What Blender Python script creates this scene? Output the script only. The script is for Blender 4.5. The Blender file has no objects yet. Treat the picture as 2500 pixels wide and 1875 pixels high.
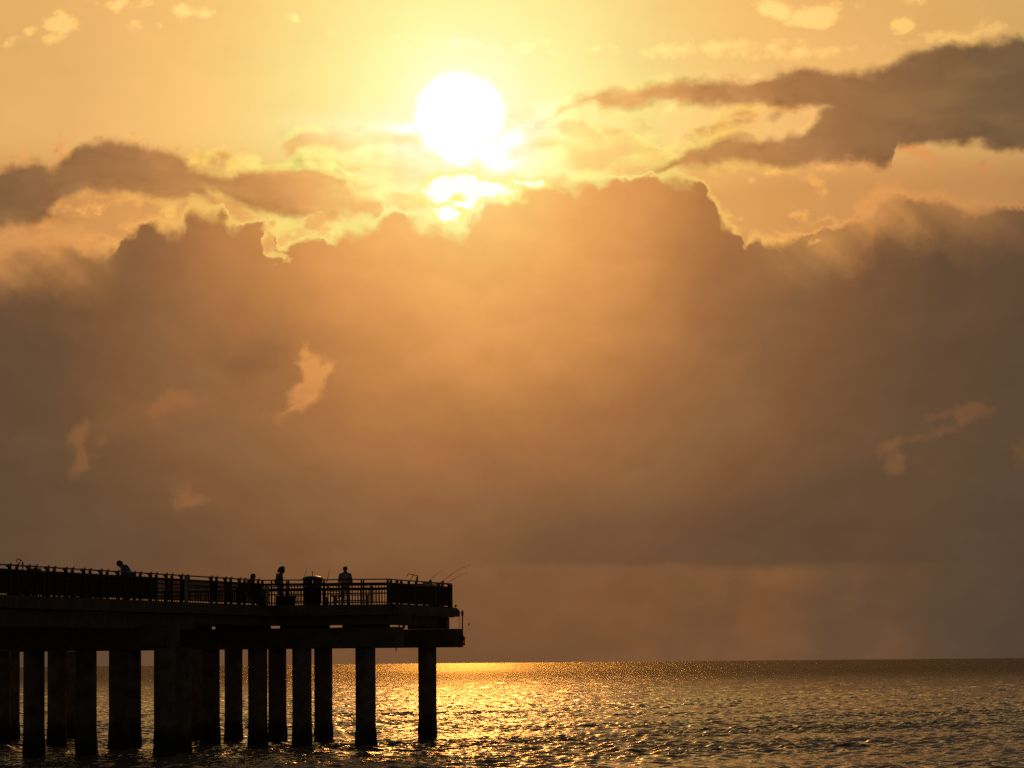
import bpy, bmesh, math, random
import numpy as np
from mathutils import Vector, Matrix, noise as mnoise

random.seed(7)
scene = bpy.context.scene
COL = scene.collection
R = math.radians

# ---------------------------------------------------------------- camera
CAM_H = 3.15
PITCH, ROLL = R(4.645), R(-0.51)
FPX = 8363.0                      # focal length in pixels of the 2500 px wide photograph
cd = bpy.data.cameras.new('camera')
cam = bpy.data.objects.new('camera', cd)
COL.objects.link(cam)
cd.sensor_width = 36.0
cd.lens = 36.0 * FPX / 2500.0
cd.clip_start, cd.clip_end = 0.5, 60000.0
cam.location = (0, 0, CAM_H)
CAM_ROT = Matrix.Rotation(R(90) + PITCH, 3, 'X') @ Matrix.Rotation(ROLL, 3, 'Z')
cam.rotation_euler = CAM_ROT.to_euler()
scene.camera = cam
scene.render.resolution_x, scene.render.resolution_y = 1024, 768


def ray(x, y):
    return CAM_ROT @ Vector(((x - 1250.0) / FPX, -(y - 937.5) / FPX, -1.0))


def at(x, y, Y):
    """World point at distance Y (metres along +Y) that was surveyed at photo position x, y."""
    d = ray(x, y)
    return Vector((0, 0, CAM_H)) + d * (Y / d.y)


# ---------------------------------------------------------------- render look
scene.view_settings.view_transform = 'Standard'
scene.view_settings.look = 'None'
scene.view_settings.exposure = 0.0
scene.view_settings.gamma = 1.0
scene.cycles.sample_clamp_direct = 6.0
scene.cycles.sample_clamp_indirect = 3.0
scene.cycles.max_bounces = 6
scene.cycles.use_denoising = False

# ---------------------------------------------------------------- sun direction
SUN_DIR = ray(1131, 279).normalized()
SUN_AZ = math.atan2(SUN_DIR.x, SUN_DIR.y)
SUN_EL = math.asin(SUN_DIR.z)
sl = bpy.data.lights.new('sun', 'SUN')
sl.energy = 0.95                # low sun dimmed by the cloud in front of it
sl.angle = R(1.5)                # cloud and haze spread the disc
sl.color = (1.0, 0.41, 0.06)
sun = bpy.data.objects.new('sun', sl)
COL.objects.link(sun)
sun.rotation_euler = SUN_DIR.to_track_quat('Z', 'Y').to_euler()

# ---------------------------------------------------------------- sky
world = bpy.data.worlds.new('World')
scene.world = world
world.use_nodes = True
NT = world.node_tree
NT.nodes.clear()


def lin(c):
    return tuple((v / 255.0 / 12.92) if v / 255.0 <= 0.04045 else ((v / 255.0 + 0.055) / 1.055) ** 2.4 for v in c)


class V:
    """A node socket with arithmetic."""
    def __init__(self, s): self.s = s
    def __add__(a, b): return M('ADD', a, b)
    def __radd__(a, b): return M('ADD', b, a)
    def __sub__(a, b): return M('SUBTRACT', a, b)
    def __rsub__(a, b): return M('SUBTRACT', b, a)
    def __mul__(a, b): return M('MULTIPLY', a, b)
    def __rmul__(a, b): return M('MULTIPLY', b, a)
    def __truediv__(a, b): return M('DIVIDE', a, b)


def put(nt, sock, v):
    if isinstance(v, V):
        nt.links.new(v.s, sock)
    else:
        sock.default_value = v


def M(op, *args):
    n = NT.nodes.new('ShaderNodeMath')
    n.operation = op
    for i, a in enumerate(args):
        put(NT, n.inputs[i], a)
    return V(n.outputs[0])


def vmax(a, b): return M('MAXIMUM', a, b)
def vmin(a, b): return M('MINIMUM', a, b)
def smax(a, b, k=14.0): return M('SMOOTH_MAX', a, b, k)


def ss(x, a, b, lo=0.0, hi=1.0):
    n = NT.nodes.new('ShaderNodeMapRange')
    n.interpolation_type = 'SMOOTHSTEP'
    put(NT, n.inputs[0], x)
    for i, v in enumerate((a, b, lo, hi)):
        put(NT, n.inputs[1 + i], v)
    return V(n.outputs[0])


def xyz(x, y, z):
    n = NT.nodes.new('ShaderNodeCombineXYZ')
    for i, v in enumerate((x, y, z)):
        put(NT, n.inputs[i], v)
    return V(n.outputs[0])


def noise(vec, scale, detail=5.0, rough=0.55, lac=2.0, color=False):
    n = NT.nodes.new('ShaderNodeTexNoise')
    n.noise_dimensions = '2D'
    put(NT, n.inputs['Vector'], vec)
    n.inputs['Scale'].default_value = scale
    n.inputs['Detail'].default_value = detail
    n.inputs['Roughness'].default_value = rough
    n.inputs['Lacunarity'].default_value = lac
    return V(n.outputs['Color' if color else 'Fac'])


def ramp(x, x0, x1, stops):
    """Colour ramp over [x0, x1]; stops are (x, sRGB)."""
    n = NT.nodes.new('ShaderNodeValToRGB')
    el = n.color_ramp.elements
    while len(el) > 1:
        el.remove(el[-1])
    for i, (p, c) in enumerate(stops):
        e = el[0] if i == 0 else el.new((p - x0) / (x1 - x0))
        e.position = (p - x0) / (x1 - x0)
        e.color = (*lin(c), 1)
    mr = NT.nodes.new('ShaderNodeMapRange')
    put(NT, mr.inputs[0], x)
    mr.inputs[1].default_value, mr.inputs[2].default_value = x0, x1
    NT.links.new(mr.outputs[0], n.inputs[0])
    return V(n.outputs[0])


def mixc(f, a, b, blend='MIX'):
    n = NT.nodes.new('ShaderNodeMix')
    n.data_type = 'RGBA'
    n.blend_type = blend
    n.clamp_factor = True
    put(NT, n.inputs[0], f)
    for s, v in ((n.inputs[6], a), (n.inputs[7], b)):
        if isinstance(v, V):
            NT.links.new(v.s, s)
        else:
            s.default_value = (*v, 1) if len(v) == 3 else v
    return V(n.outputs[2])


# sky coordinates: 100 units per 0.685 degrees, u to the right of north (+Y), v above the horizon
KDEG = 145.96 * 180 / math.pi


def S(x, y):
    d = ray(x, y).normalized()
    return math.atan2(d.x, d.y) * KDEG, math.asin(d.z) * KDEG


tc = NT.nodes.new('ShaderNodeTexCoord')
sep = NT.nodes.new('ShaderNodeSeparateXYZ')
NT.links.new(tc.outputs['Generated'], sep.inputs[0])
dx, dy, dz = (V(sep.outputs[i]) for i in range(3))
U = M('ARCTAN2', dx, dy) * KDEG
VV = M('ARCSINE', dz) * KDEG
UV = xyz(U, VV, 0.0)
su, sv = SUN_AZ * KDEG, SUN_EL * KDEG
ru, rv = U - su, VV - sv
r_sun = M('SQRT', ru * ru + rv * rv)

# fractal displacement of the cloud outlines
w1 = noise(UV, 1 / 95.0, 5.0, 0.58, color=True)
w2 = noise(xyz(U * 0.8 + 311.0, VV * 1.4, 0.0), 1 / 150.0, 6.0, 0.62)
w3 = noise(xyz(U * 0.5 + 57.0, VV * 1.35 + 9.0, 0.0), 1 / 130.0, 3.0, 0.5)
sw = NT.nodes.new('ShaderNodeSeparateColor')
NT.links.new(w1.s, sw.inputs[0])
n_a, n_b, n_c = V(sw.outputs[0]), V(sw.outputs[1]), V(sw.outputs[2])
vo = NT.nodes.new('ShaderNodeTexVoronoi')
vo.voronoi_dimensions = '2D'
put(NT, vo.inputs['Vector'], xyz(U + (n_b - 0.5) * 40.0, VV * 1.15 + (n_a - 0.5) * 40.0, 0.0))
vo.inputs['Scale'].default_value = 1 / 52.0
vo.inputs['Detail'].default_value = 2.0
vo.inputs['Roughness'].default_value = 0.55
vo.inputs['Lacunarity'].default_value = 2.1
puff = 0.42 - V(vo.outputs['Distance'])          # rounded billows
Uw = U + (n_a - 0.5) * 62.0
Vw = VV + (n_b - 0.5) * 50.0
Uw2 = U + (n_a - 0.5) * 150.0
Vw2 = VV + (n_b - 0.5) * 95.0

CU0, CU1, CV0, CV1 = -1500.0, 1500.0, -100.0, 2000.0


def curve(u, pts, close=0.0):
    """Elevation profile over azimuth, from surveyed outline points."""
    p = sorted(S(x, y) for x, y in pts)
    n = NT.nodes.new('ShaderNodeFloatCurve')
    c = n.mapping.curves[0]
    q = [((a - CU0) / (CU1 - CU0), (b - CV0) / (CV1 - CV0)) for a, b in p]
    e = close / (CV1 - CV0)
    q = [(0.0, q[0][1] + e), (q[0][0] - 0.008, q[0][1] + e)] + q + [(q[-1][0] + 0.008, q[-1][1] + e), (1.0, q[-1][1] + e)]
    while len(c.points) < len(q):
        c.points.new(0.5, 0.5)
    for k, (a, b) in enumerate(q):
        c.points[k].location = (a, b)
        c.points[k].handle_type = 'VECTOR'
    n.mapping.update()
    f = (u - CU0) * (1.0 / (CU1 - CU0))
    put(NT, n.inputs['Value'], f)
    return V(n.outputs[0]) * (CV1 - CV0) + CV0


def ell(u, v, x, y, rx, ry, ang=0.0):
    """Signed distance-like field of an ellipse, positive inside."""
    a, b = S(x, y)
    du, dv = u - a, v - b
    if ang:
        ca, sa = math.cos(R(ang)), math.sin(R(ang))
        du, dv = du * ca + dv * sa, dv * ca - du * sa
    du, dv = du * (1.0 / rx), dv * (1.0 / ry)
    return (1.0 - M('SQRT', du * du + dv * dv)) * min(rx, ry)


def union(fs, k=10.0):
    f = fs[0]
    for g in fs[1:]:
        f = smax(f, g, k)
    return f


SKY = ramp(r_sun, 0, 3000, [(0, (255, 255, 232)), (140, (255, 254, 192)), (240, (254, 249, 168)), (350, (253, 236, 150)), (470, (252, 220, 136)), (600, (250, 205, 124)),
                           (760, (246, 192, 115)), (960, (236, 181, 107)), (1200, (224, 173, 101)), (1450, (212, 166, 100)), (1900, (180, 140, 90)), (3000, (110, 90, 66))])
RIM = ramp(r_sun, 0, 2000, [(0, (255, 255, 250)), (150, (255, 255, 222)), (240, (255, 254, 172)), (330, (255, 248, 148)), (480, (254, 228, 126)), (650, (252, 202, 106)), (850, (245, 176, 93)),
                           (1050, (230, 158, 87)), (1250, (208, 144, 84)), (1500, (180, 124, 78)), (2000, (130, 95, 64))])
DARK = ramp(r_sun, 0, 3000, [(0, (255, 235, 150)), (250, (253, 212, 132)), (340, (248, 190, 111)), (430, (230, 166, 95)), (520, (208, 147, 84)), (640, (193, 135, 79)), (760, (178, 124, 74)),
                            (900, (160, 112, 69)), (1080, (140, 101, 65)), (1270, (120, 91, 62)), (1500, (106, 82, 60)), (2000, (80, 66, 53)), (3000, (48, 43, 40))])
WISP = mixc(1.0, SKY, (1.36, 1.42, 1.36), 'MULTIPLY')



def layer(col, t, a0, a1, d0, d1, dark, rim=None, alpha=1.0):
    body = mixc(ss(t, d0, d1), rim if rim is not None else RIM, dark)
    return mixc(ss(t, a0, a1) * alpha, col, body)


col = SKY
# dimmer veil of sky under the upper clouds
MID = ramp(r_sun, 0, 2000, [(0, (255, 250, 170)), (250, (252, 222, 135)), (400, (246, 188, 106)), (560, (232, 168, 92)), (800, (216, 152, 85)), (1000, (206, 144, 82)), (1300, (188, 134, 80)), (1600, (160, 118, 76)), (2000, (120, 94, 66))])
col = mixc(ss(VV, S(1250, 330)[1], S(1250, 480)[1]) * ss(r_sun, 230, 520) * 0.92, col, MID)

n_d = noise(xyz(U * 0.7 + 900.0, VV * 1.25 + 77.0, 0.0), 1 / 85.0, 6.0, 0.56)
# high wisps and puffs
tw = union([ell(Uw, Vw, 150, 62, 50, 42, 10), ell(Uw, Vw, 128, 92, 26, 22, 30), ell(Uw, Vw, 290, 8, 66, 18, -5), ell(Uw, Vw, 470, 30, 64, 18), ell(Uw, Vw, 718, 48, 24, 18, -20),
            ell(Uw, Vw, 350, 62, 38, 14), ell(Uw, Vw, 20, 104, 40, 14, 25), ell(Uw, Vw, 84, 72, 20, 10),
            ell(Uw, Vw, 1892, 28, 66, 36, -18), ell(Uw, Vw, 1985, 44, 74, 38, 8), ell(Uw, Vw, 1930, 58, 40, 20), ell(Uw, Vw, 2212, 58, 36, 26), ell(Uw, Vw, 2230, 4, 100, 12)], 8)
tw = tw + (w2 - 0.5) * 40.0 + puff * 18.0 + 3.0
col = mixc(ss(tw, -4, 16) * 0.95, col, WISP)
t2 = union([ell(Uw, Vw, 1130, 108, 230, 15, -4), ell(Uw, Vw, 1460, 118, 60, 14), ell(Uw, Vw, 1700, 118, 260, 22, 2), ell(Uw, Vw, 1960, 130, 170, 18, 3),
            ell(Uw, Vw, 2070, 120, 40, 10), ell(Uw, Vw, 2350, 82, 190, 26, 6), ell(Uw, Vw, 1450, 255, 240, 14)], 8)
t2 = t2 + (w2 - 0.5) * 42.0 + puff * 22.0
col = mixc(ss(t2, -8, 22) * 0.75, col, WISP)

# small puffs in the gap under the right-hand cloud
t3 = union([ell(Uw, Vw, 1990, 445, 72, 32, -38), ell(Uw, Vw, 1885, 422, 24, 10, -15), ell(Uw, Vw, 1825, 440, 15, 12), ell(Uw, Vw, 1770, 412, 70, 20, -12),
            ell(Uw, Vw, 2400, 415, 36, 26), ell(Uw, Vw, 2250, 375, 110, 34, -20), ell(Uw, Vw, 1940, 530, 46, 34, -20), ell(Uw, Vw, 2010, 540, 90, 22, 12), ell(Uw, Vw, 1900, 565, 40, 18, -20)], 8)
t3 = t3 + (w2 - 0.5) * 40.0
t3 = t3 + puff * 26.0
col = mixc(ss(t3, -6, 20) * 0.9, col, RIM)

inv_r = M('DIVIDE', 24.0, vmax(r_sun, 60.0))
e0 = noise(xyz(U * 0.62 + (n_a - 0.5) * 40.0, VV * 1.3 + (n_b - 0.5) * 30.0, 0.0), 1 / 120.0, 3.0, 0.5)
e1 = noise(xyz((U - ru * inv_r) * 0.62 + (n_a - 0.5) * 40.0, (VV - rv * inv_r) * 1.3 + (n_b - 0.5) * 30.0, 0.0), 1 / 120.0, 3.0, 0.5)
# thin bright cloud around the sun
tcn = union([ell(Uw2, Vw, 870, 345, 210, 44, -4), ell(Uw2, Vw, 800, 405, 150, 44, -25), ell(Uw2, Vw, 960, 420, 120, 40, -12), ell(Uw2, Vw, 1390, 320, 160, 42, -14),
             ell(Uw2, Vw, 1420, 390, 230, 42), ell(Uw2, Vw, 1560, 350, 110, 50, -30), ell(Uw2, Vw, 1250, 360, 130, 26), ell(Uw2, Vw, 920, 490, 120, 32, -20)], 14)
tcn = tcn + (w2 - 0.5) * 56.0 + puff * 24.0
YEL = ramp(r_sun, 0, 1000, [(0, (255, 252, 180)), (140, (255, 248, 165)), (230, (253, 230, 142)), (330, (250, 210, 124)), (450, (248, 198, 114)), (600, (242, 178, 100)), (1000, (222, 156, 88))])
col = mixc(ss(tcn, -12, 26) * 0.45, col, mixc(ss(n_d, 0.34, 0.66), RIM, YEL))
PALE = mixc(ss(e0, 0.36, 0.62), RIM, YEL)
# three sunlit tiers of thin cloud, each with a bright crest and a duller underside
c3_top = curve(Uw, [(1200, 330), (1250, 304), (1290, 294), (1340, 302), (1380, 283), (1405, 278), (1435, 288), (1470, 318), (1505, 322), (1560, 330), (1600, 346), (1640, 352), (1662, 370), (1700, 346), (1740, 322), (1800, 290), (1850, 272), (1900, 290), (1960, 330)], -70)
k3 = c3_top - Vw + (w2 - 0.5) * 16.0 + puff * 10.0
col = mixc(ss(k3, -6, 3) * ss(k3, 190, 90) * ss(Uw, -50, 10) * ss(Uw, 640, 500), col, mixc(ss(k3, 3, 22), RIM, PALE))
c2_top = curve(Uw, [(540, 440), (600, 418), (650, 400), (700, 394), (722, 378), (760, 366), (800, 374), (832, 396), (860, 426), (900, 426), (940, 430), (975, 442), (1010, 452), (1060, 462), (1090, 470), (1130, 500)], -70)
k2 = c2_top - Vw + (w2 - 0.5) * 16.0 + puff * 10.0
col = mixc(ss(k2, -6, 3) * ss(Uw, -690, -560) * ss(Uw, -90, -140), col, mixc(ss(k2, 3, 24), RIM, PALE))
c1_top = curve(Uw, [(680, 340), (712, 322), (735, 306), (765, 302), (800, 312), (850, 319), (900, 311), (960, 309), (1010, 302), (1060, 308), (1110, 332), (1150, 385)], -70)
k1 = c1_top - Vw + (w2 - 0.5) * 14.0 + puff * 8.0
col = mixc(ss(k1, -5, 2) * ss(k1, 78, 40) * ss(Uw, -570, -535) * ss(Uw, -95, -140), col, mixc(ss(k1, 4, 20) * ss(k1, 58, 34), RIM, mixc(0.5, YEL, MID)))
tcd = union([ell(Uw, Vw, 850, 325, 90, 14, -4), ell(Uw, Vw, 990, 335, 70, 24, -8), ell(Uw, Vw, 1400, 312, 52, 26, -10), ell(Uw, Vw, 1500, 330, 40, 20, -22), ell(Uw, Vw, 1470, 372, 70, 22, 8),
             ell(Uw, Vw, 1340, 350, 60, 18), ell(Uw, Vw, 1430, 402, 80, 12), ell(Uw, Vw, 880, 452, 46, 20, -15), ell(Uw, Vw, 840, 400, 60, 12, -20)], 8) + (w2 - 0.5) * 34.0 + puff * 6.0
col = mixc(ss(tcd, -8, 14) * 0.95, col, YEL)

# right-hand dark cloud
ru_top = curve(Uw, [(1300, 300), (1435, 240), (1500, 206), (1560, 214), (1640, 196), (1760, 198), (1850, 196), (1900, 186), (1960, 176), (2040, 186), (2150, 165), (2240, 140), (2300, 116), (2400, 112), (2500, 98)], -70)
ru_bot = curve(Uw, [(1300, 300), (1435, 246), (1490, 258), (1600, 254), (1780, 256), (1850, 246), (1900, 256), (1960, 262), (2010, 270), (2150, 300), (2300, 330), (2500, 352)], 70)
rl_top = curve(Uw, [(1560, 440), (1650, 396), (1690, 366), (1750, 346), (1800, 338), (1850, 348), (1900, 334), (1955, 318), (1985, 290), (2030, 262), (2150, 200), (2500, 200)], -70)
rl_bot = curve(Uw, [(1560, 440), (1660, 402), (1760, 392), (1850, 392), (1950, 398), (2050, 394), (2150, 396), (2178, 392), (2188, 350), (2280, 338), (2380, 352), (2500, 362)], 70)
tr = smax(vmin(ru_top - Vw, Vw - ru_bot), vmin(rl_top - Vw, Vw - rl_bot), 10)
trf = tr + (w2 - 0.5) * 40.0 + puff * 16.0
tr = tr + (w3 - 0.5) * 40.0 + puff * 6.0
tg = puff * 30.0 + union([ell(Uw, Vw, 1790, 300, 190, 34, 24), ell(Uw, Vw, 1900, 260, 90, 30, 20), ell(Uw, Vw, 1650, 350, 150, 22, 22)], 10) + (w2 - 0.5) * 60.0
col = mixc(ss(tg, -10, 20) * 0.95, col, mixc(ss(n_d, 0.36, 0.64), RIM, MID))
tg2 = union([ell(Uw, Vw, 1890, 286, 40, 14, 15), ell(Uw, Vw, 1810, 300, 40, 13, 10)], 8) + (w2 - 0.5) * 30.0
col = mixc(ss(tg2, -4, 14) * 0.6, col, DARK)
col = mixc(ss(trf, -36, -12) * 0.9, col, RIM, 'LIGHTEN')
col = mixc(ss(tr, -22, 11) * ss(e0, 0.32, 0.56, 0.93, 1.0), col, DARK)

# left-hand dark clouds
la_top = curve(Uw, [(-40, 425), (60, 408), (95, 402), (125, 425), (155, 412), (175, 385), (190, 366), (215, 360), (270, 352), (330, 360), (400, 372), (450, 405), (480, 440), (500, 470), (560, 560)], -70)
la_bot = curve(Uw, [(-40, 560), (60, 535), (110, 522), (150, 478), (200, 470), (280, 466), (330, 470), (400, 485), (450, 480), (500, 470), (560, 560)], 70)
lb_top = curve(Uw, [(400, 470), (440, 432), (480, 424), (560, 428), (600, 418), (680, 418), (760, 424), (810, 436), (850, 462), (900, 482), (940, 510), (990, 560)], -70)
lb_bot = curve(Uw, [(400, 470), (450, 440), (500, 452), (560, 486), (640, 506), (700, 520), (770, 520), (800, 530), (850, 545), (900, 550), (940, 548), (990, 560)], 70)
tl = smax(vmin(la_top - Vw, Vw - la_bot), vmin(lb_top - Vw, Vw - lb_bot), 8)
tlf = tl + (w2 - 0.5) * 40.0 + puff * 18.0
tl = tl + (w3 - 0.5) * 40.0 + puff * 6.0
thl = union([ell(Uw2, Vw, 300, 352, 180, 22, 2), ell(Uw2, Vw, 560, 395, 230, 34, -8), ell(Uw2, Vw, 470, 350, 50, 24, -20), ell(Uw2, Vw, 170, 380, 40, 34), ell(Uw2, Vw, 70, 405, 90, 22, -5),
             ell(Uw2, Vw, 760, 400, 120, 34), ell(Uw2, Vw, 140, 535, 160, 34, 12), ell(Uw2, Vw, 270, 500, 110, 20, 28), ell(Uw, Vw, 230, 575, 90, 22, -20),
             ell(Uw2, Vw, 530, 475, 120, 18, -18), ell(Uw2, Vw, 650, 515, 90, 15, -12), ell(Uw, Vw, 780, 555, 70, 26, 30), ell(Uw, Vw, 670, 600, 20, 50), ell(Uw, Vw, 410, 520, 50, 14, -45)], 8)
thl = thl + (w2 - 0.5) * 56.0 + puff * 34.0
col = mixc(ss(thl, -8, 16), col, mixc(ss(n_d, 0.46, 0.68), RIM, MID))
col = mixc(ss(tlf, -36, -12) * 0.9, col, RIM, 'LIGHTEN')
col = mixc(ss(tl, -29, 6) * ss(e0, 0.32, 0.56, 0.88, 1.0), col, DARK)

# the sun itself, blown out, and the gaps the light floods through
tsun = ell(U, VV, 1124, 287, 107, 107) + (n_b - 0.5) * 26.0 + puff * 10.0 * ss(VV, sv, sv - 60.0)
cutl = ell(Uw, Vw, 1000, 366, 112, 54, -14) + puff * 20.0
tsun = smax(vmin(tsun, 0.0 - cutl), union([ell(Uw, Vw, 1108, 350, 66, 46, -25), ell(Uw, Vw, 1236, 348, 30, 16, 35), ell(Uw, Vw, 1205, 365, 26, 14, -20), ell(Uw, Vw, 1040, 310, 70, 14, 0), ell(Uw, Vw, 1180, 378, 70, 18, -20)], 10), 8)
glow = ss(tsun, -95, 8)
col = mixc(glow * glow * 0.7, col, lin((255, 255, 208)))
col = mixc(ss(tsun, -14, 8), col, (1.5, 1.38, 1.1))

# relief: billows are brighter on the side turned to the sun
rel = (e0 - e1) * 1.5
m_cl = vmax(vmax(ss(thl, -12, 12), ss(tlf, -34, -10) * ss(tl, 40, 0, 0.25, 1.0)), vmax(ss(trf, -34, -10) * ss(tr, 40, 0, 0.25, 1.0), vmax(ss(tcn, -12, 8) * 0.5, ss(tg, -10, 12))))
rl_ = NT.nodes.new('ShaderNodeCombineColor')
for i_, g_ in enumerate((0.9, 1.0, 1.12)):
    put(NT, rl_.inputs[i_], 1.0 + M('MULTIPLY', M('MINIMUM', M('MAXIMUM', rel, -0.42), 0.42), m_cl) * g_)
col = mixc(1.0, col, V(rl_.outputs[0]), 'MULTIPLY')
# the film clips the red of the sky round the sun first: keep that energy for reflections
hot = NT.nodes.new('ShaderNodeCombineColor')
hs = NT.nodes.new('ShaderNodeSeparateColor')
NT.links.new(col.s, hs.inputs[0])
put(NT, hot.inputs[0], 1.0 + ss(r_sun, 430, 120) * ss(V(hs.outputs[1]), 0.55, 0.85) * 1.8)
hot.inputs[1].default_value = hot.inputs[2].default_value = 1.0
col = mixc(1.0, col, V(hot.outputs[0]), 'MULTIPLY')

n_m = noise(xyz(U * 0.9 + 40.0, VV * 1.5, 0.0), 1 / 260.0, 4.0, 0.55)
# the great cloud bank below
bank = curve(Uw, [(-60, 600), (0, 596), (60, 580), (130, 572), (195, 580), (235, 592), (280, 598), (290, 560), (330, 545), (365, 528), (410, 541), (450, 544), (458, 522),
                  (470, 490), (540, 500), (556, 534), (610, 540), (650, 532), (684, 542), (686, 580), (655, 596), (654, 650), (690, 648), (700, 592), (735, 570), (770, 560), (790, 588), (840, 548),
                  (900, 530), (928, 508), (980, 505), (1010, 516), (1050, 528), (1078, 540), (1120, 544), (1140, 528), (1145, 505), (1185, 482), (1225, 478), (1250, 458), (1272, 462),
                  (1280, 430), (1322, 410), (1360, 416), (1420, 424), (1470, 430), (1560, 428), (1600, 418), (1650, 414), (1682, 432), (1716, 428), (1738, 476), (1772, 512), (1800, 528),
                  (1812, 600), (1835, 560), (1850, 574), (1900, 582), (1950, 560), (2000, 560), (2060, 530), (2130, 500), (2148, 462), (2190, 462), (2224, 478), (2240, 468), (2300, 472), (2350, 500), (2420, 498), (2460, 490), (2560, 500)])
tb = bank - Vw + (w2 - 0.5) * 24.0 + puff * 16.0
rb = M('SQRT', ru * ru * 1.24 + rv * rv * 0.87) + (noise(xyz(U * 0.9, VV * 1.1 + 500.0, 0.0), 1 / 420.0, 4.0, 0.5) - 0.5) * 120.0
BANK = ramp(rb, 0, 3000, [(0, (255, 226, 140)), (210, (253, 208, 126)), (268, (250, 193, 110)), (351, (242, 176, 98)), (453, (230, 161, 89)), (564, (214, 146, 80)), (675, (188, 127, 71)),
                         (786, (164, 110, 65)), (888, (146, 100, 62)), (999, (133, 94, 60)), (1110, (123, 85, 55)), (1230, (113, 81, 53)), (1387, (102, 76, 53)), (1850, (83, 67, 53)), (3000, (44, 39, 37))])
lowf = ss(VV + (w2 - 0.5) * 40.0, 236, 212) * ss(U, -250, 350) * ss(U, 1300, 500) * ss(n_m, 0.2, 0.7, 0.4, 1.0)
base = ss(VV + (w2 - 0.5) * 26.0, 224, 246) * ss(VV, 470, 270) * ss(U, -250, 200) * ss(U, 1250, 800)
BANK = mixc(base * 0.5, BANK, lin((92, 68, 50)))
rays = noise(xyz(U * 1.0 - VV * 0.25, VV * 0.05, 0.0), 1 / 170.0, 2.0, 0.5)
BANK = mixc(lowf * ss(rays, 0.3, 0.7, 0.35, 0.8), BANK, lin((132, 87, 53)))
# darker, greyer masses inside the bank
md = union([ell(Uw2, Vw2, 40, 1190, 170, 150, 0), ell(Uw2, Vw2, 330, 1330, 230, 60), ell(Uw2, Vw2, 90, 900, 150, 110, 30), ell(Uw2, Vw2, 2390, 1200, 190, 170), ell(Uw2, Vw2, 2080, 1230, 230, 90, 15),
            ell(Uw2, Vw2, 2420, 880, 160, 90, -20), ell(Uw2, Vw2, 640, 880, 90, 60, 40), ell(Uw2, Vw2, 2420, 1480, 170, 90)], 30) + (w3 - 0.5) * 120.0
BANK = mixc(ss(md, -50, 60) * 0.26, BANK, lin((92, 72, 53)))
mb_ = union([ell(Uw2, Vw2, 330, 1010, 170, 70, 20), ell(Uw2, Vw2, 520, 700, 120, 60, 60), ell(Uw2, Vw2, 1700, 900, 200, 90, -35), ell(Uw2, Vw2, 900, 1080, 220, 60, 10)], 30) + (w3 - 0.5) * 120.0
BANK = mixc(ss(mb_, -50, 70) * 0.10, BANK, lin((200, 138, 80)))
BANK = mixc(ss(VV, 420, 60) * ss(r_sun, 1700, 1200) * ss(U, 500, -400, 0.0, 0.5), BANK, lin((124, 80, 50)))
swn = noise(xyz(U, VV, 0.0), 1 / 190.0, 2.0, 0.5)
soft = ss(swn, 0.36, 0.64, 5.0, 40.0)
rimw = ss(r_sun, 250, 900, 13, 7)
col = mixc(ss(tb, -1.4 * soft, soft * 0.6), col, mixc(ss(tb, soft * -0.2, rimw + soft), RIM, BANK))
# hazy light shafts over the shoulders of the bank
beam = noise(xyz((U + VV * 1.1) * 1.0, VV * 0.12, 0.0), 1 / 120.0, 2.0, 0.5)
sh = ss(tb, 170, 6) * vmax(ss(U, -900, -1130), ss(U, 520, 900) * ss(U, 1450, 900))
b0 = noise(xyz(U * 0.8 + (n_a - 0.5) * 90.0, VV * 1.2 + (n_b - 0.5) * 80.0, 0.0), 1 / 300.0, 5.0, 0.55)
inv_b = M('DIVIDE', 46.0, vmax(r_sun, 80.0))
b1 = noise(xyz((U - ru * inv_b) * 0.8 + (n_a - 0.5) * 90.0, (VV - rv * inv_b) * 1.2 + (n_b - 0.5) * 80.0, 0.0), 1 / 300.0, 5.0, 0.55)
relb = vmin(vmax((b0 - b1) * 0.36, -0.05), 0.05) * ss(tb, 0, 60)
rbc = NT.nodes.new('ShaderNodeCombineColor')
for i_, g_ in enumerate((0.85, 1.0, 1.1)):
    put(NT, rbc.inputs[i_], 1.0 + relb * g_)
col = mixc(1.0, col, V(rbc.outputs[0]), 'MULTIPLY')
col = mixc(sh * ss(tb, 0, 14) * ss(beam, 0.2, 0.75, 0.36, 0.78), col, RIM)
# flooded hole and torn light edges at the top of the bank
th = puff * 12.0 + (w2 - 0.5) * 22.0 + union([ell(Uw, Vw, 1105, 462, 78, 34, 6), ell(Uw, Vw, 1190, 462, 66, 20, -10), ell(Uw, Vw, 1100, 522, 34, 30, 10), ell(Uw, Vw, 1130, 492, 30, 20, 30), ell(Uw, Vw, 1270, 448, 40, 8, -8)], 8)
tcut = union([ell(Uw, Vw, 1120, 476, 22, 12), ell(Uw, Vw, 1060, 500, 30, 9, -10), ell(Uw, Vw, 1128, 512, 20, 7)], 5) + (w2 - 0.5) * 16.0
col = mixc(ss(th, -20, 0), col, lin((255, 246, 140)))
col = mixc(ss(th, -8, 6) * ss(tcut, 5, -4), col, (1.35, 1.25, 1.0))
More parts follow.
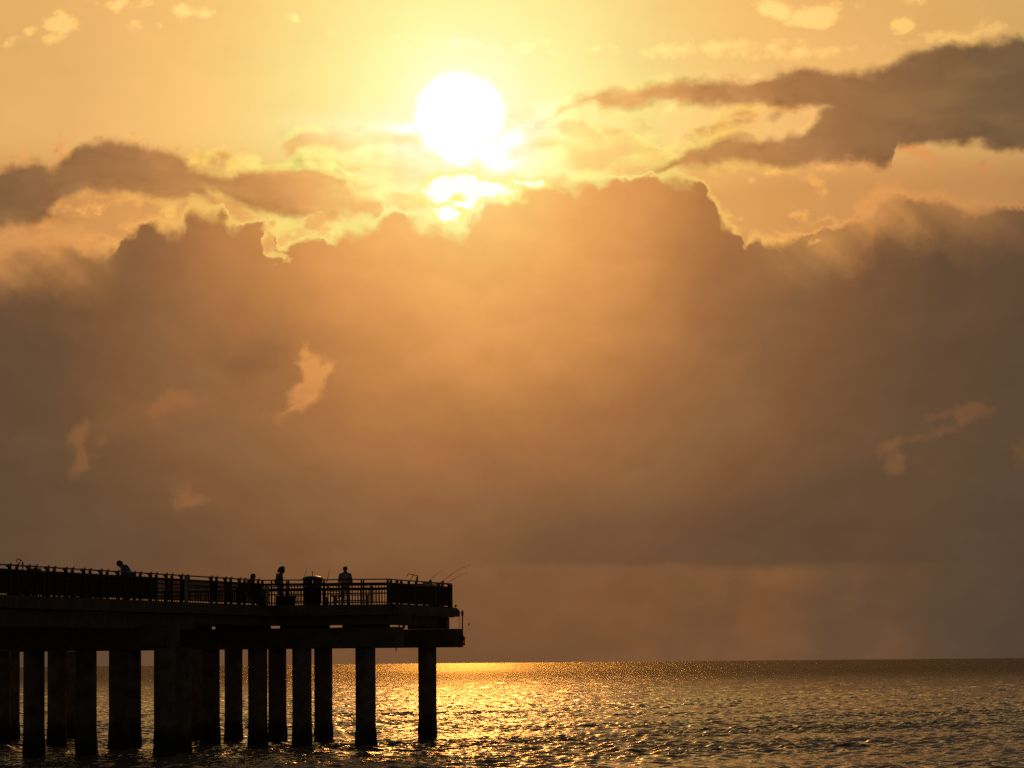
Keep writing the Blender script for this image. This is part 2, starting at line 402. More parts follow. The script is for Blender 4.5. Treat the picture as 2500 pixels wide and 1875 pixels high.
# lit rags hanging on the edge of the bank
tk = union([ell(Uw, Vw, 668, 600, 24, 44, 8), ell(Uw, Vw, 690, 630, 22, 16), ell(Uw, Vw, 705, 575, 40, 18, 30), ell(Uw, Vw, 770, 548, 52, 22, 35), ell(Uw, Vw, 655, 545, 18, 34, -20), ell(Uw, Vw, 640, 530, 40, 10, -15),
            ell(Uw, Vw, 930, 518, 14, 26), ell(Uw, Vw, 220, 578, 70, 12, -14), ell(Uw, Vw, 295, 568, 34, 16, 50), ell(Uw, Vw, 420, 515, 30, 10, -40),
            ell(Uw, Vw, 1800, 526, 40, 14, -30), ell(Uw, Vw, 1816, 580, 9, 34, -6), ell(Uw, Vw, 1880, 572, 48, 13, -18), ell(Uw, Vw, 1935, 545, 40, 24, -25), ell(Uw, Vw, 2010, 545, 60, 14, 12), ell(Uw, Vw, 2090, 520, 50, 12, 25),
            ell(Uw, Vw, 1990, 588, 14, 6, 20)], 6)
tk = tk + (w2 - 0.5) * 34.0 + puff * 16.0
col = mixc(ss(tk, -3, 8) * 0.92, col, mixc(ss(n_d, 0.38, 0.62), RIM, MID))
# lit gaps inside the bank
Up, Vp = U + (n_a - 0.5) * 92.0, VV + (n_b - 0.5) * 84.0
tp = union([ell(Up, Vp, 772, 925, 44, 52, -10), ell(Up, Vp, 764, 890, 40, 46, -30), ell(Up, Vp, 800, 908, 28, 32, 0), ell(Up, Vp, 748, 950, 44, 40, 25), ell(Up, Vp, 732, 995, 52, 11, 16),
            ell(Up, Vp, 190, 1120, 26, 52, -8), ell(Up, Vp, 190, 1068, 42, 30, 20), ell(Up, Vp, 410, 985, 70, 26, 10), ell(Up, Vp, 470, 1205, 34, 26), ell(Up, Vp, 256, 1084, 26, 14, 5),
            ell(Up, Vp, 2365, 1008, 46, 28, 8), ell(Up, Vp, 2300, 1012, 26, 12, 8), ell(Up, Vp, 2290, 1056, 66, 11, 22), ell(Up, Vp, 2176, 1094, 34, 14, 10), ell(Up, Vp, 2188, 1130, 12, 26, 35), ell(Up, Vp, 2500, 1105, 26, 44, 25)], 6)
tp = tp + (w2 - 0.5) * 26.0
PATCH = ramp(r_sun, 0, 2000, [(0, (255, 220, 140)), (500, (240, 172, 92)), (650, (230, 158, 84)), (780, (216, 146, 80)), (900, (184, 120, 68)), (1000, (156, 102, 62)), (1250, (134, 92, 58)), (1450, (120, 84, 55)), (2000, (90, 66, 48))])
col = mixc(ss(tp + (n_c - 0.5) * 20.0 + puff * 10.0, -12, 14) * ss(e0, 0.3, 0.65, 0.55, 0.95), col, PATCH)
tps = union([ell(Uw2, Vw2, 400, 1010, 110, 40), ell(Uw2, Vw2, 470, 1205, 40, 34, 20), ell(Uw2, Vw2, 690, 1010, 90, 24), ell(Uw2, Vw2, 1700, 1395, 160, 16), ell(Uw2, Vw2, 2240, 1140, 60, 20)], 10)
col = mixc(ss(tps, -10, 40) * 0.35, col, PATCH)
# faint mottling
col = mixc(1.0, col, mixc(n_m, (0.92, 0.92, 0.92), (1.08, 1.07, 1.06)), 'MULTIPLY')

# unseen cloud added above the frame, dull and thick, to tone the sea's reflections
OVER = ramp(M('ABSOLUTE', ru), 0, 2600, [(0, (126, 90, 54)), (500, (104, 84, 60)), (1100, (88, 78, 65)), (2600, (60, 58, 55))])
col = mixc(ss(VV + (w2 - 0.5) * 200.0, 1670, 1900), col, OVER)

# the rest of the sky dome: a dusk Nishita sky takes over away from the sun
nish = NT.nodes.new('ShaderNodeTexSky')
nish.sky_type = 'NISHITA'
nish.sun_disc = False
nish.sun_elevation = SUN_EL
nish.sun_rotation = SUN_AZ
nish.dust_density = 3.0
nm = mixc(1.0, V(nish.outputs[0]), (0.0185, 0.0118, 0.0076), 'MULTIPLY')
cosd = dx * SUN_DIR.x + dy * SUN_DIR.y + dz * SUN_DIR.z
col = mixc(ss(cosd, math.cos(R(14)), math.cos(R(42))), col, nm)
bg = NT.nodes.new('ShaderNodeBackground')
NT.links.new(col.s, bg.inputs[0])
bg.inputs[1].default_value = 1.0
wo = NT.nodes.new('ShaderNodeOutputWorld')
NT.links.new(bg.outputs[0], wo.inputs[0])
print('WORLD NODES', len(NT.nodes))
#--STRUCTURE--
# ---------------------------------------------------------------- helpers
NT_W = NT


def tag(o, label=None, cat=None, group=None, kind=None):
    if label: o['label'] = label
    if cat: o['category'] = cat
    if group: o['group'] = group
    if kind: o['kind'] = kind
    return o


def empty(name, loc, label, cat, group=None):
    o = bpy.data.objects.new(name, None)
    o.empty_display_size = 0.2
    COL.objects.link(o)
    o.location = loc
    return tag(o, label, cat, group)


class MB:
    """Collects boxes, tubes and lathes in world space and links them as one mesh object."""
    def __init__(self):
        self.v, self.f, self.sm = [], [], []

    def add(self, vs, fs, smooth=False):
        n = len(self.v)
        self.v += [tuple(p) for p in vs]
        self.f += [tuple(i + n for i in f) for f in fs]
        self.sm += [smooth] * len(fs)
        return self

    def box(self, c, sx, sy, sz, ax=(1, 0, 0), up=(0, 0, 1), bev=0.0):
        """Box centred at c; ax is its local x direction."""
        c, ax, up = Vector(c), Vector(ax).normalized(), Vector(up).normalized()
        ay = up.cross(ax).normalized()
        up = ax.cross(ay)
        if bev > 0:
            b = min(bev, sx * .45, sy * .45, sz * .45)
            bm = bmesh.new()
            bmesh.ops.create_cube(bm, size=1.0)
            for v in bm.verts:
                v.co = Vector((v.co.x * sx, v.co.y * sy, v.co.z * sz))
            bmesh.ops.bevel(bm, geom=bm.edges[:], offset=b, segments=1, affect='EDGES', profile=0.5)
            bm.verts.index_update()
            self.add([c + ax * v.co.x + ay * v.co.y + up * v.co.z for v in bm.verts], [[v.index for v in f.verts] for f in bm.faces])
            bm.free()
            return self
        vs = [c + ax * (a * sx / 2) + ay * (b * sy / 2) + up * (d * sz / 2) for a in (-1, 1) for b in (-1, 1) for d in (-1, 1)]
        return self.add(vs, [(0, 1, 3, 2), (4, 6, 7, 5), (0, 4, 5, 1), (2, 3, 7, 6), (0, 2, 6, 4), (1, 5, 7, 3)])

    def bar(self, a, b, w, h, bev=0.0):
        a, b = Vector(a), Vector(b)
        d = b - a
        up = (0, 0, 1) if abs(d.normalized().z) < 0.95 else (0, 1, 0)
        return self.box((a + b) / 2, d.length, w, h, d, up, bev)

    def tube(self, pts, rad, n=8):
        pts = [Vector(p) for p in pts]
        rad = rad if isinstance(rad, (list, tuple)) else [rad] * len(pts)
        vs, fs = [], []
        ref = Vector((0.31, 0.17, 0.93))
        for i, p in enumerate(pts):
            d = (pts[min(i + 1, len(pts) - 1)] - pts[max(i - 1, 0)]).normalized()
            x = d.cross(ref)
            if x.length < 1e-3: x = d.cross(Vector((1, 0, 0)))
            x.normalize()
            y = d.cross(x)
            for k in range(n):
                a = 2 * math.pi * k / n
                vs.append(p + (x * math.cos(a) + y * math.sin(a)) * rad[i])
        for i in range(len(pts) - 1):
            for k in range(n):
                fs.append((i * n + k, i * n + (k + 1) % n, (i + 1) * n + (k + 1) % n, (i + 1) * n + k))
        fs.append(tuple(range(n))[::-1])
        fs.append(tuple((len(pts) - 1) * n + k for k in range(n)))
        return self.add(vs, fs, True)

    def lathe(self, c, prof, n=24, wob=None):
        """prof: (radius, z) from bottom to top round the vertical through c."""
        vs, fs = [], []
        for (r, z) in prof:
            for k in range(n):
                a = 2 * math.pi * k / n
                rr = r + (wob(a, z) if wob else 0.0)
                vs.append((c[0] + rr * math.cos(a), c[1] + rr * math.sin(a), c[2] + z))
        m = len(prof)
        for i in range(m - 1):
            for k in range(n):
                fs.append((i * n + k, i * n + (k + 1) % n, (i + 1) * n + (k + 1) % n, (i + 1) * n + k))
        fs.append(tuple(range(n))[::-1])
        fs.append(tuple((m - 1) * n + k for k in range(n)))
        return self.add(vs, fs, True)

    def prism(self, poly, z0, z1):
        n = len(poly)
        vs = [(p[0], p[1], z0) for p in poly] + [(p[0], p[1], z1) for p in poly]
        fs = [tuple(range(n))[::-1], tuple(range(n, 2 * n))] + [(i, (i + 1) % n, n + (i + 1) % n, n + i) for i in range(n)]
        return self.add(vs, fs)

    def build(self, name, m, parent=None):
        me = bpy.data.meshes.new(name)
        o = Vector((0, 0, 0))
        if parent is not None:
            o = parent_origin(parent)
        me.from_pydata([tuple(Vector(v) - o) for v in self.v], [], self.f)
        me.polygons.foreach_set('use_smooth', self.sm)
        me.materials.append(m)
        me.update()
        ob = bpy.data.objects.new(name, me)
        COL.objects.link(ob)
        if parent is not None:
            ob.parent = parent
        return ob


def parent_origin(p):
    o = Vector((0, 0, 0))
    while p is not None:
        o += p.location
        p = p.parent
    return o


# ---------------------------------------------------------------- materials
def mat(name, base, rough=0.6, metal=0.0, var=0.25, scale=3.0, bump=0.0, stain=None, spec=0.5):
    m = bpy.data.materials.new(name)
    m.use_nodes = True
    nt = m.node_tree
    b = nt.nodes['Principled BSDF']
    b.inputs['Roughness'].default_value = rough
    b.inputs['Metallic'].default_value = metal
    b.inputs['Specular IOR Level'].default_value = spec
    tc_ = nt.nodes.new('ShaderNodeNewGeometry')
    no = nt.nodes.new('ShaderNodeTexNoise')
    no.inputs['Scale'].default_value = scale
    no.inputs['Detail'].default_value = 6
    nt.links.new(tc_.outputs['Position'], no.inputs['Vector'])
    cr = nt.nodes.new('ShaderNodeValToRGB')
    cr.color_ramp.elements[0].position, cr.color_ramp.elements[1].position = 0.3, 0.72
    cr.color_ramp.elements[0].color = (*[c * (1 - var) for c in base], 1)
    cr.color_ramp.elements[1].color = (*[min(1, c * (1 + var)) for c in base], 1)
    nt.links.new(no.outputs['Fac'], cr.inputs[0])
    out = cr.outputs[0]
    if stain:
        # marine growth and damp near the waterline
        sp = nt.nodes.new('ShaderNodeSeparateXYZ')
        nt.links.new(tc_.outputs['Position'], sp.inputs[0])
        mr = nt.nodes.new('ShaderNodeMapRange')
        mr.interpolation_type = 'SMOOTHSTEP'
        ad = nt.nodes.new('ShaderNodeMath'); ad.operation = 'ADD'
        nt.links.new(sp.outputs['Z'], ad.inputs[0])
        nt.links.new(no.outputs['Fac'], ad.inputs[1])
        nt.links.new(ad.outputs[0], mr.inputs[0])
        mr.inputs[1].default_value, mr.inputs[2].default_value = 1.0, 1.7
        mx = nt.nodes.new('ShaderNodeMix'); mx.data_type = 'RGBA'
        nt.links.new(mr.outputs[0], mx.inputs[0])
        mx.inputs[6].default_value = (*stain, 1)
        nt.links.new(out, mx.inputs[7])
        out = mx.outputs[2]
    nt.links.new(out, b.inputs['Base Color'])
    if bump:
        bp = nt.nodes.new('ShaderNodeBump')
        bp.inputs['Strength'].default_value = bump
        bp.inputs['Distance'].default_value = 0.02
        nt.links.new(no.outputs['Fac'], bp.inputs['Height'])
        nt.links.new(bp.outputs[0], b.inputs['Normal'])
    return m


CONC = mat('weathered_concrete', (0.14, 0.13, 0.115), 0.9, var=0.3, scale=2.2, bump=0.5, spec=0.2)
PILE = mat('pile_concrete', (0.19, 0.18, 0.16), 0.9, var=0.45, scale=2.5, bump=0.5, stain=(0.05, 0.055, 0.04), spec=0.2)
WOOD = mat('dark_painted_timber', (0.06, 0.042, 0.033), 0.7, var=0.2, scale=9.0, spec=0.15)
RAILTOP = mat('worn_glossy_rail', (0.07, 0.045, 0.035), 0.33, var=0.2, scale=9.0)
DKMET = mat('dark_metal', (0.10, 0.10, 0.10), 0.4, metal=0.6, var=0.2, scale=12)
GREY = mat('grey_paint', (0.42, 0.45, 0.46), 0.5, var=0.12, scale=6)
PLAS = mat('bin_plastic', (0.12, 0.13, 0.13), 0.35, var=0.15, scale=8)
BLUE = mat('blue_cloth', (0.05, 0.24, 0.66), 0.85, var=0.15, scale=14, spec=0.2)
PALE = mat('pale_cloth', (0.70, 0.76, 0.86), 0.85, var=0.1, scale=14, spec=0.2)
GREYT = mat('grey_cloth', (0.50, 0.50, 0.53), 0.85, var=0.12, scale=14, spec=0.2)
TEAL = mat('dull_cloth', (0.32, 0.36, 0.37), 0.85, var=0.12, scale=14, spec=0.2)
NAVY = mat('dark_cloth', (0.05, 0.05, 0.06), 0.85, var=0.15, scale=14, spec=0.2)
KHAKI = mat('pale_shorts_cloth', (0.33, 0.32, 0.29), 0.85, var=0.12, scale=14, spec=0.2)
SKIN = mat('skin', (0.30, 0.18, 0.12), 0.6, var=0.08, scale=10, spec=0.3)
HAIR = mat('hair', (0.03, 0.022, 0.018), 0.6, var=0.3, scale=30, spec=0.3)
STEEL = mat('steel', (0.40, 0.40, 0.40), 0.35, metal=0.9, var=0.1, scale=10)
ROD = mat('rod_graphite', (0.04, 0.035, 0.035), 0.75, var=0.1, scale=20, spec=0.1)
REDL = bpy.data.materials.new('red_lamp_glass')
REDL.use_nodes = True
_b = REDL.node_tree.nodes['Principled BSDF']
_b.inputs['Base Color'].default_value = (0.4, 0.01, 0.02, 1)
_b.inputs['Emission Color'].default_value = (1.0, 0.01, 0.04, 1)
_b.inputs['Emission Strength'].default_value = 0.10

# ---------------------------------------------------------------- sea
def sea_material():
    m = bpy.data.materials.new('sea_water')
    m.use_nodes = True
    nt = m.node_tree
    nt.nodes.remove(nt.nodes['Principled BSDF'])
    body = nt.nodes.new('ShaderNodeBsdfDiffuse')
    body.inputs['Color'].default_value = (0.32, 0.30, 0.26, 1)
    gl = nt.nodes.new('ShaderNodeBsdfGlossy')
    gl.inputs['Color'].default_value = (0.68, 0.63, 0.56, 1)   # reflections dimmed through the colour, standing in for crests hiding facets
    gl.inputs['Roughness'].default_value = 0.05
    fr = nt.nodes.new('ShaderNodeFresnel')
    fr.inputs['IOR'].default_value = 1.333
    mxs = nt.nodes.new('ShaderNodeMixShader')
    nt.links.new(fr.outputs[0], mxs.inputs[0])
    nt.links.new(body.outputs[0], mxs.inputs[1])
    nt.links.new(gl.outputs[0], mxs.inputs[2])
    nt.links.new(mxs.outputs[0], nt.nodes['Material Output'].inputs[0])
    geo = nt.nodes.new('ShaderNodeNewGeometry')
    sp = nt.nodes.new('ShaderNodeSeparateXYZ')
    nt.links.new(geo.outputs['Position'], sp.inputs[0])
    # ripples too small to model: random facet tilt, stronger where the mesh is coarse
    acc = None
    for sc, amp in ((1.9, 0.22), (6.0, 0.22), (17.0, 0.16)):
        no = nt.nodes.new('ShaderNodeTexNoise')
        no.inputs['Scale'].default_value = sc
        no.inputs['Detail'].default_value = 2.0
        mp = nt.nodes.new('ShaderNodeMapping')
        mp.inputs['Scale'].default_value = (0.75, 1.25, 1.0)
        mp.inputs['Rotation'].default_value = (0, 0, R(17 * sc))
        nt.links.new(geo.outputs['Position'], mp.inputs[0])
        nt.links.new(mp.outputs[0], no.inputs['Vector'])
        s = nt.nodes.new('ShaderNodeVectorMath'); s.operation = 'SUBTRACT'
        nt.links.new(no.outputs['Color'], s.inputs[0])
        s.inputs[1].default_value = (0.5, 0.5, 0.5)
        k = nt.nodes.new('ShaderNodeVectorMath'); k.operation = 'MULTIPLY'
        nt.links.new(s.outputs[0], k.inputs[0])
        k.inputs[1].default_value = (amp * 2.5, amp * 1.3, 0.0)
        if acc is None:
            acc = k.outputs[0]
        else:
            a = nt.nodes.new('ShaderNodeVectorMath'); a.operation = 'ADD'
            nt.links.new(acc, a.inputs[0]); nt.links.new(k.outputs[0], a.inputs[1])
            acc = a.outputs[0]
    far = nt.nodes.new('ShaderNodeMapRange')
    nt.links.new(sp.outputs['Y'], far.inputs[0])
    for i, v in enumerate((150.0, 700.0, 1.0, 2.3)):
        far.inputs[1 + i].default_value = v
    sc_ = nt.nodes.new('ShaderNodeVectorMath'); sc_.operation = 'SCALE'
    nt.links.new(acc, sc_.inputs[0]); nt.links.new(far.outputs[0], sc_.inputs['Scale'])
    ad = nt.nodes.new('ShaderNodeVectorMath'); ad.operation = 'ADD'
    nt.links.new(geo.outputs['Normal'], ad.inputs[0]); nt.links.new(sc_.outputs[0], ad.inputs[1])
    nn = nt.nodes.new('ShaderNodeVectorMath'); nn.operation = 'NORMALIZE'
    nt.links.new(ad.outputs[0], nn.inputs[0])
    rg = nt.nodes.new('ShaderNodeMapRange')          # far ripples are finer than a facet: a broader lobe
    nt.links.new(sp.outputs['Y'], rg.inputs[0])
    for i, v in enumerate((180.0, 1500.0, 0.05, 0.07)):
        rg.inputs[1 + i].default_value = v
    nt.links.new(rg.outputs[0], gl.inputs['Roughness'])
    # towards the horizon the glossy colour is darkened, painting in dimmer glitter and reflections
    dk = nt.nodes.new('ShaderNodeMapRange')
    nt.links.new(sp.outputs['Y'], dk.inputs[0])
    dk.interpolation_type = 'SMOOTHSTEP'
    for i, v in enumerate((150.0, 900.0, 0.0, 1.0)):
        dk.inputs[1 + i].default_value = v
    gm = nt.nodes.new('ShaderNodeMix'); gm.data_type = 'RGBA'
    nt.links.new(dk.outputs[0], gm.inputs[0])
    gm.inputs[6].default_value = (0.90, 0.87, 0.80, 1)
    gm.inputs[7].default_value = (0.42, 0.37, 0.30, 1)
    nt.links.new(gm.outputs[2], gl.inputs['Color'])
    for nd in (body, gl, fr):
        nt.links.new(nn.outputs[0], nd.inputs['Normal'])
    return m


def build_sea():
    rng = np.random.default_rng(11)
    comps = []
    for i in range(96):
        lam = 0.36 * (11.0 / 0.36) ** (i / 95.0)
        th = math.radians(-90 - 14) + rng.normal(0, 1.15)
        k = 2 * math.pi / lam
        slope = 0.043 * (1.0 if lam < 1.0 else (1.0 / lam) ** 1.5)
        comps.append((lam, k * math.cos(th), k * math.sin(th), slope / k * rng.uniform(0.6, 1.4), rng.uniform(0, 6.28)))
    ys = [12.0]
    while ys[-1] < 30000.0:
        y = ys[-1]
        ys.append(y + (0.5 if y < 94 else 0.10 if y < 150 else 0.10 * (y / 150.0) ** 1.8 if y < 2600 else y * 0.06))
    ys = np.array(ys)
    tans = np.linspace(math.tan(R(-13.0)), math.tan(R(13.0)), 760)
    Y = np.repeat(ys[:, None], len(tans), 1)
    X = Y * tans[None, :]
    dY = np.gradient(ys)[:, None]
    dX = (Y * (tans[1] - tans[0]))
    Z = np.zeros_like(Y)
    HX = np.zeros_like(Y)
    HY = np.zeros_like(Y)
    # wave groups: patches of livelier and calmer water
    env = 1.0 + 0.35 * np.sin(X * 0.13 + Y * 0.05 + 1.0) * np.sin(Y * 0.11 - X * 0.04) + 0.25 * np.sin(X * 0.31 - Y * 0.23 + 2.0)
    for lam, kx, ky, a, ph in comps:
        w = np.clip(1.6 - 2.4 * np.maximum(dY, dX) / lam, 0, 1)
        if lam > 1.0:                      # longer waves build up offshore
            w = w * (1.0 + (lam ** 0.55 - 1.0) * np.clip((Y - 130.0) / 350.0, 0, 1))
        rows = np.where(w.max(1) > 0)[0]
        if len(rows) == 0:
            continue
        r1 = rows[-1] + 1
        p = kx * X[:r1] + ky * Y[:r1] + ph
        aw = a * w[:r1] * env[:r1]
        Z[:r1] += aw * np.sin(p)
        c = aw * np.cos(p) * 0.75
        kk = math.hypot(kx, ky)
        HX[:r1] += c * kx / kk
        HY[:r1] += c * ky / kk
    X, Y = X + HX, Y + HY
    nr, nc = X.shape
    co = np.stack([X, Y, Z], -1).reshape(-1, 3)
    base = (np.arange(nr - 1)[:, None] * nc + np.arange(nc - 1)[None, :]).ravel()
    quads = np.stack([base, base + 1, base + nc + 1, base + nc], -1)
    # the open sea all round, a little below the wave troughs
    nv = len(co)
    big = np.array([(-40000, -300, -0.9), (40000, -300, -0.9), (40000, 40000, -0.9), (-40000, 40000, -0.9)], float)
    co = np.concatenate([co, big])
    quads = np.concatenate([quads, [[nv, nv + 1, nv + 2, nv + 3]]])
    me = bpy.data.meshes.new('sea_water')
    me.vertices.add(len(co)); me.vertices.foreach_set('co', co.ravel())
    me.loops.add(quads.size); me.loops.foreach_set('vertex_index', quads.ravel().astype(np.int32))
    me.polygons.add(len(quads))
    me.polygons.foreach_set('loop_start', np.arange(0, quads.size, 4, dtype=np.int32))
    me.polygons.foreach_set('use_smooth', np.ones(len(quads), bool))
    me.update(calc_edges=True)
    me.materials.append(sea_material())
    o = bpy.data.objects.new('sea_water', me)
    COL.objects.link(o)
    tag(o, kind='structure')
    print('SEA', nr, nc)


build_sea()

# ---------------------------------------------------------------- pier
A = Vector((0.268, 0.9634, 0)).normalized()      # seaward along the walkway
B = Vector((A.y, -A.x, 0))                       # to the right of it
P1 = Vector((-9.59, 130.72, 0))                  # inner corner of walkway and head
P2 = Vector((-4.78, 130.62, 0))                  # head, near corner
P3 = Vector((-2.55, 139.3, 0))                   # head, seaward corner
DECK, RAIL = 5.40, 6.37
WALK = 6.2

pier = empty('pier', (-12.0, 132.0, 0.0), 'long concrete fishing pier on round piles, with a wider head at its seaward end', 'pier')


def pile(px, Y, rad=0.38):
    p = at(px, 1605, Y)
    sd = random.random() * 10

    def wob(a, z):
        g = max(0.0, 1.0 - abs(z - 0.15) / 0.75)
        return g * (0.035 + 0.055 * mnoise.noise(Vector((math.cos(a) * 2.2 + sd, math.sin(a) * 2.2, z * 4.0)))) + 0.006 * mnoise.noise(Vector((math.cos(a) * 2 + sd, math.sin(a) * 2, z)))
    prof = [(rad, -3.0), (rad, -0.6)] + [(rad, -0.4 + 0.16 * i) for i in range(9)] + [(rad, 1.4), (rad, 2.4), (rad, 3.3), (rad, 3.79)]
    MB().lathe((p.x, p.y, 0), prof, 28, wob).build('pile', PILE, pier)


for px, Y in ((2, 140), (27, 147), (83, 121), (139, 137), (172, 150), (210, 120.5), (290, 130), (321, 134), (402, 119.3), (442, 124), (480, 146), (514, 139), (570, 143.5),
              (629, 133.2), (677, 142.3), (737, 132.3), (789, 142), (892, 131.5), (1043, 141.2)):
    pile(px, Y, 0.385 if px == 892 else 0.375)


def beam(name, a, b, w, z0, z1, m=CONC):
    a, b = Vector((a[0], a[1], (z0 + z1) / 2)), Vector((b[0], b[1], (z0 + z1) / 2))
    return MB().bar(a, b, w, z1 - z0, 0.02).build(name, m, pier)


def capline(x0, Y0, x1, Y1, w=1.0, z0=3.785, z1=4.535):
    beam('pile_cap', at(x0, 1560, Y0), at(x1, 1560, Y1), w, z0, z1)


capline(428, 134.2, 975, 131.0)
capline(-160, 148.6, 1121, 140.6)
capline(-190, 122.6, 424, 119.2)
capline(40, 138.6, 536, 138.2)
capline(200, 130.5, 360, 129.6)

# deck: walkway and head
W0 = P1 + A * -40.0
s0 = P1 + B * 0.12
deck_walk = [W0 + B * 0.12, s0, s0 - B * (WALK + .24), W0 - B * (WALK + .12)]
MB().prism([(p.x, p.y) for p in deck_walk], DECK - 0.40, DECK).build('walkway_deck', CONC, pier)
eL = Vector((-1, 0, 0))
h1 = P1 + Vector((0.124, -0.12, 0)); h2 = P2 + Vector((0.12, -0.12, 0)); h3 = P3 + Vector((0.10, 0.7, 0))
h4 = h3 + B * -20.5
h5 = P1 + B * -(WALK + 5.0)
MB().prism([(p.x, p.y) for p in (h1 + A * 0.01, h2, h3, h4, h5)], DECK - 0.405, DECK - 0.005).build('head_deck', CONC, pier)
# edge beam under the front of the head with its pads on the cap, leaving slots of sky
sp0, sp1 = at(424, 1515, 132.9), at(1000, 1515, 130.75)
beam('edge_beam', sp0, sp1, 0.5, 4.625, DECK - 0.405)
for x0, x1 in ((428, 513), (530, 657), (688, 801), (840, 948)):
    q0, q1 = at(x0, 1528, 134.0 - (x0 - 440) / 540 * 2.95), at(x1, 1528, 134.0 - (x1 - 440) / 540 * 2.95)
    beam('bearing_pad', q0, q1, 0.42, 4.52, 4.66)
# seaward girders right of the last slot
beam('girder', at(999, 1515, 140.4), at(1093, 1515, 140.0), 0.55, 4.536, DECK - 0.405)
MB().box(at(986, 1526, 140.6) + Vector((0, 0, 0)), 0.10, 0.3, 0.26).box(at(974.6, 1525, 140.6), 0.05, 0.3, 0.25).build('bearing_pad', CONC, pier)
g0 = P2 + B * -0.55 + A * 0.4
beam('girder', g0, P3 + B * -0.75 + A * -0.3, 0.45, 4.64, DECK - 0.405)
for off in (0.45, 2.2, 4.0, 5.7):
    beam('girder', W0 - B * off, P1 - B * off - A * 6.6, 0.5, 4.42, DECK - 0.41)
    beam('girder', P1 - B * off - A * 6.58, P1 - B * off + A * 0.5, 0.5, 4.66, DECK - 0.41)
# rounded timber fender along the right edge of the head
c0, c1 = P2 + B * 0.12, P3 - B * 0.03 + A * 0.3
fb = MB()
pr = [(-0.2, DECK - .385), (0.30, DECK - .385), (0.32, DECK - .25), (0.28, DECK - .12), (0.18, DECK - .03), (0.02, DECK + .018), (-0.1, DECK + .02), (-0.2, DECK + .02)]
vs = []
for c in (c0, c1):
    vs += [(c.x + B.x * u, c.y + B.y * u, z) for u, z in pr]
n = len(pr)
fb.add(vs, [tuple(range(n)), tuple(range(n, 2 * n))[::-1]] + [(i, n + i, n + (i + 1) % n, (i + 1) % n) for i in range(n)])
fb.build('fender', CONC, pier)
kn = at(1112.5, 1478.5, 140.0)
MB().tube([kn + Vector((0, 0, -.06)), kn + Vector((0, 0, .04))], 0.04).build('eye_bolt', DKMET, pier)

# ---------------------------------------------------------------- railings
def railing(name_label, a, b, posts, group=None, ticks=False, gusset=False, bal=0.028, deep=0.03, dense=-1.0):
    """Railing from a to b with posts at the distances given; each bay has its own set of balusters."""
    a, b = Vector(a), Vector(b)
    d = (b - a); L = d.length; d.normalize()
    rt = empty('railing', (a.x, a.y, DECK), name_label, 'railing', group)
    Z = lambda z: Vector((0, 0, z))
    MB().bar(a + Z(RAIL - .022) - d * .04, b + Z(RAIL - .022) + d * .04, 0.10, 0.045, 0.02).build('top_rail', RAILTOP, rt)
    MB().bar(a + Z(6.185), b + Z(6.185), 0.05, 0.085, 0.005).build('middle_rail', WOOD, rt)
    MB().bar(a + Z(6.015), b + Z(6.015), 0.036, 0.05).build('lower_rail', WOOD, rt)
    MB().bar(a + Z(5.475), b + Z(5.475), 0.036, 0.05).build('bottom_rail', WOOD, rt)
    side = Vector((d.y, -d.x, 0))
    for t, w in posts:
        mb = MB().box(a + d * t + Z((DECK + RAIL - .05) / 2), w, 0.09, RAIL - .05 - DECK, d, (0, 0, 1), 0.006)
        if ticks:
            c = a + d * t + Z(RAIL)
            mb.bar(c + Z(-0.02), c + d * 0.10 + side * 0.02 + Z(0.05), 0.022, 0.018)
            mb.box(c + Z(0.002), 0.12, 0.115, 0.02, d)
        if gusset and w > 0.1:
            c = a + d * (t - w / 2) + Z(RAIL - .045)
            hw = 0.02
            mb.add([c + side * hw, c - d * 0.22 + side * hw, c + Z(-.075) - d * 0.02 + side * hw, c - side * hw, c - d * 0.22 - side * hw, c + Z(-.075) - d * 0.02 - side * hw],
                   [(0, 1, 2), (3, 5, 4), (0, 3, 4, 1), (1, 4, 5, 2), (2, 5, 3, 0)])
        mb.build('post', WOOD, rt)
    ts = [p[0] for p in posts]
    edges = [0.0] + ts + [L]
    for t0, t1 in zip(edges[:-1], edges[1:]):
        if t1 - t0 < 0.16:
            continue
        nb = max(1, round((t1 - t0) / 0.115) - 1)
        mb = MB()
        for i in range(nb):
            t = t0 + (t1 - t0) * (i + 1) / (nb + 1)
            mb.box(a + d * t + Z((5.5 + 6.15) / 2), bal, deep if t > dense else deep * 1.55, 6.15 - 5.5, d)
        mb.build('balusters', WOOD, rt)
    return rt


def along(p0, p1, px):
    """Distance along p0-p1 at which the line passes photo column px."""
    lo, hi = -60.0, 60.0
    d = (p1 - p0).normalized()
    inv = CAM_ROT.transposed()
    for _ in range(50):
        m_ = (lo + hi) / 2
        q = inv @ (p0 + d * m_ + Vector((0, 0, 6.2 - CAM_H)))
        if 1250 + FPX * q.x / -q.z > px: hi = m_
        else: lo = m_
    return (lo + hi) / 2


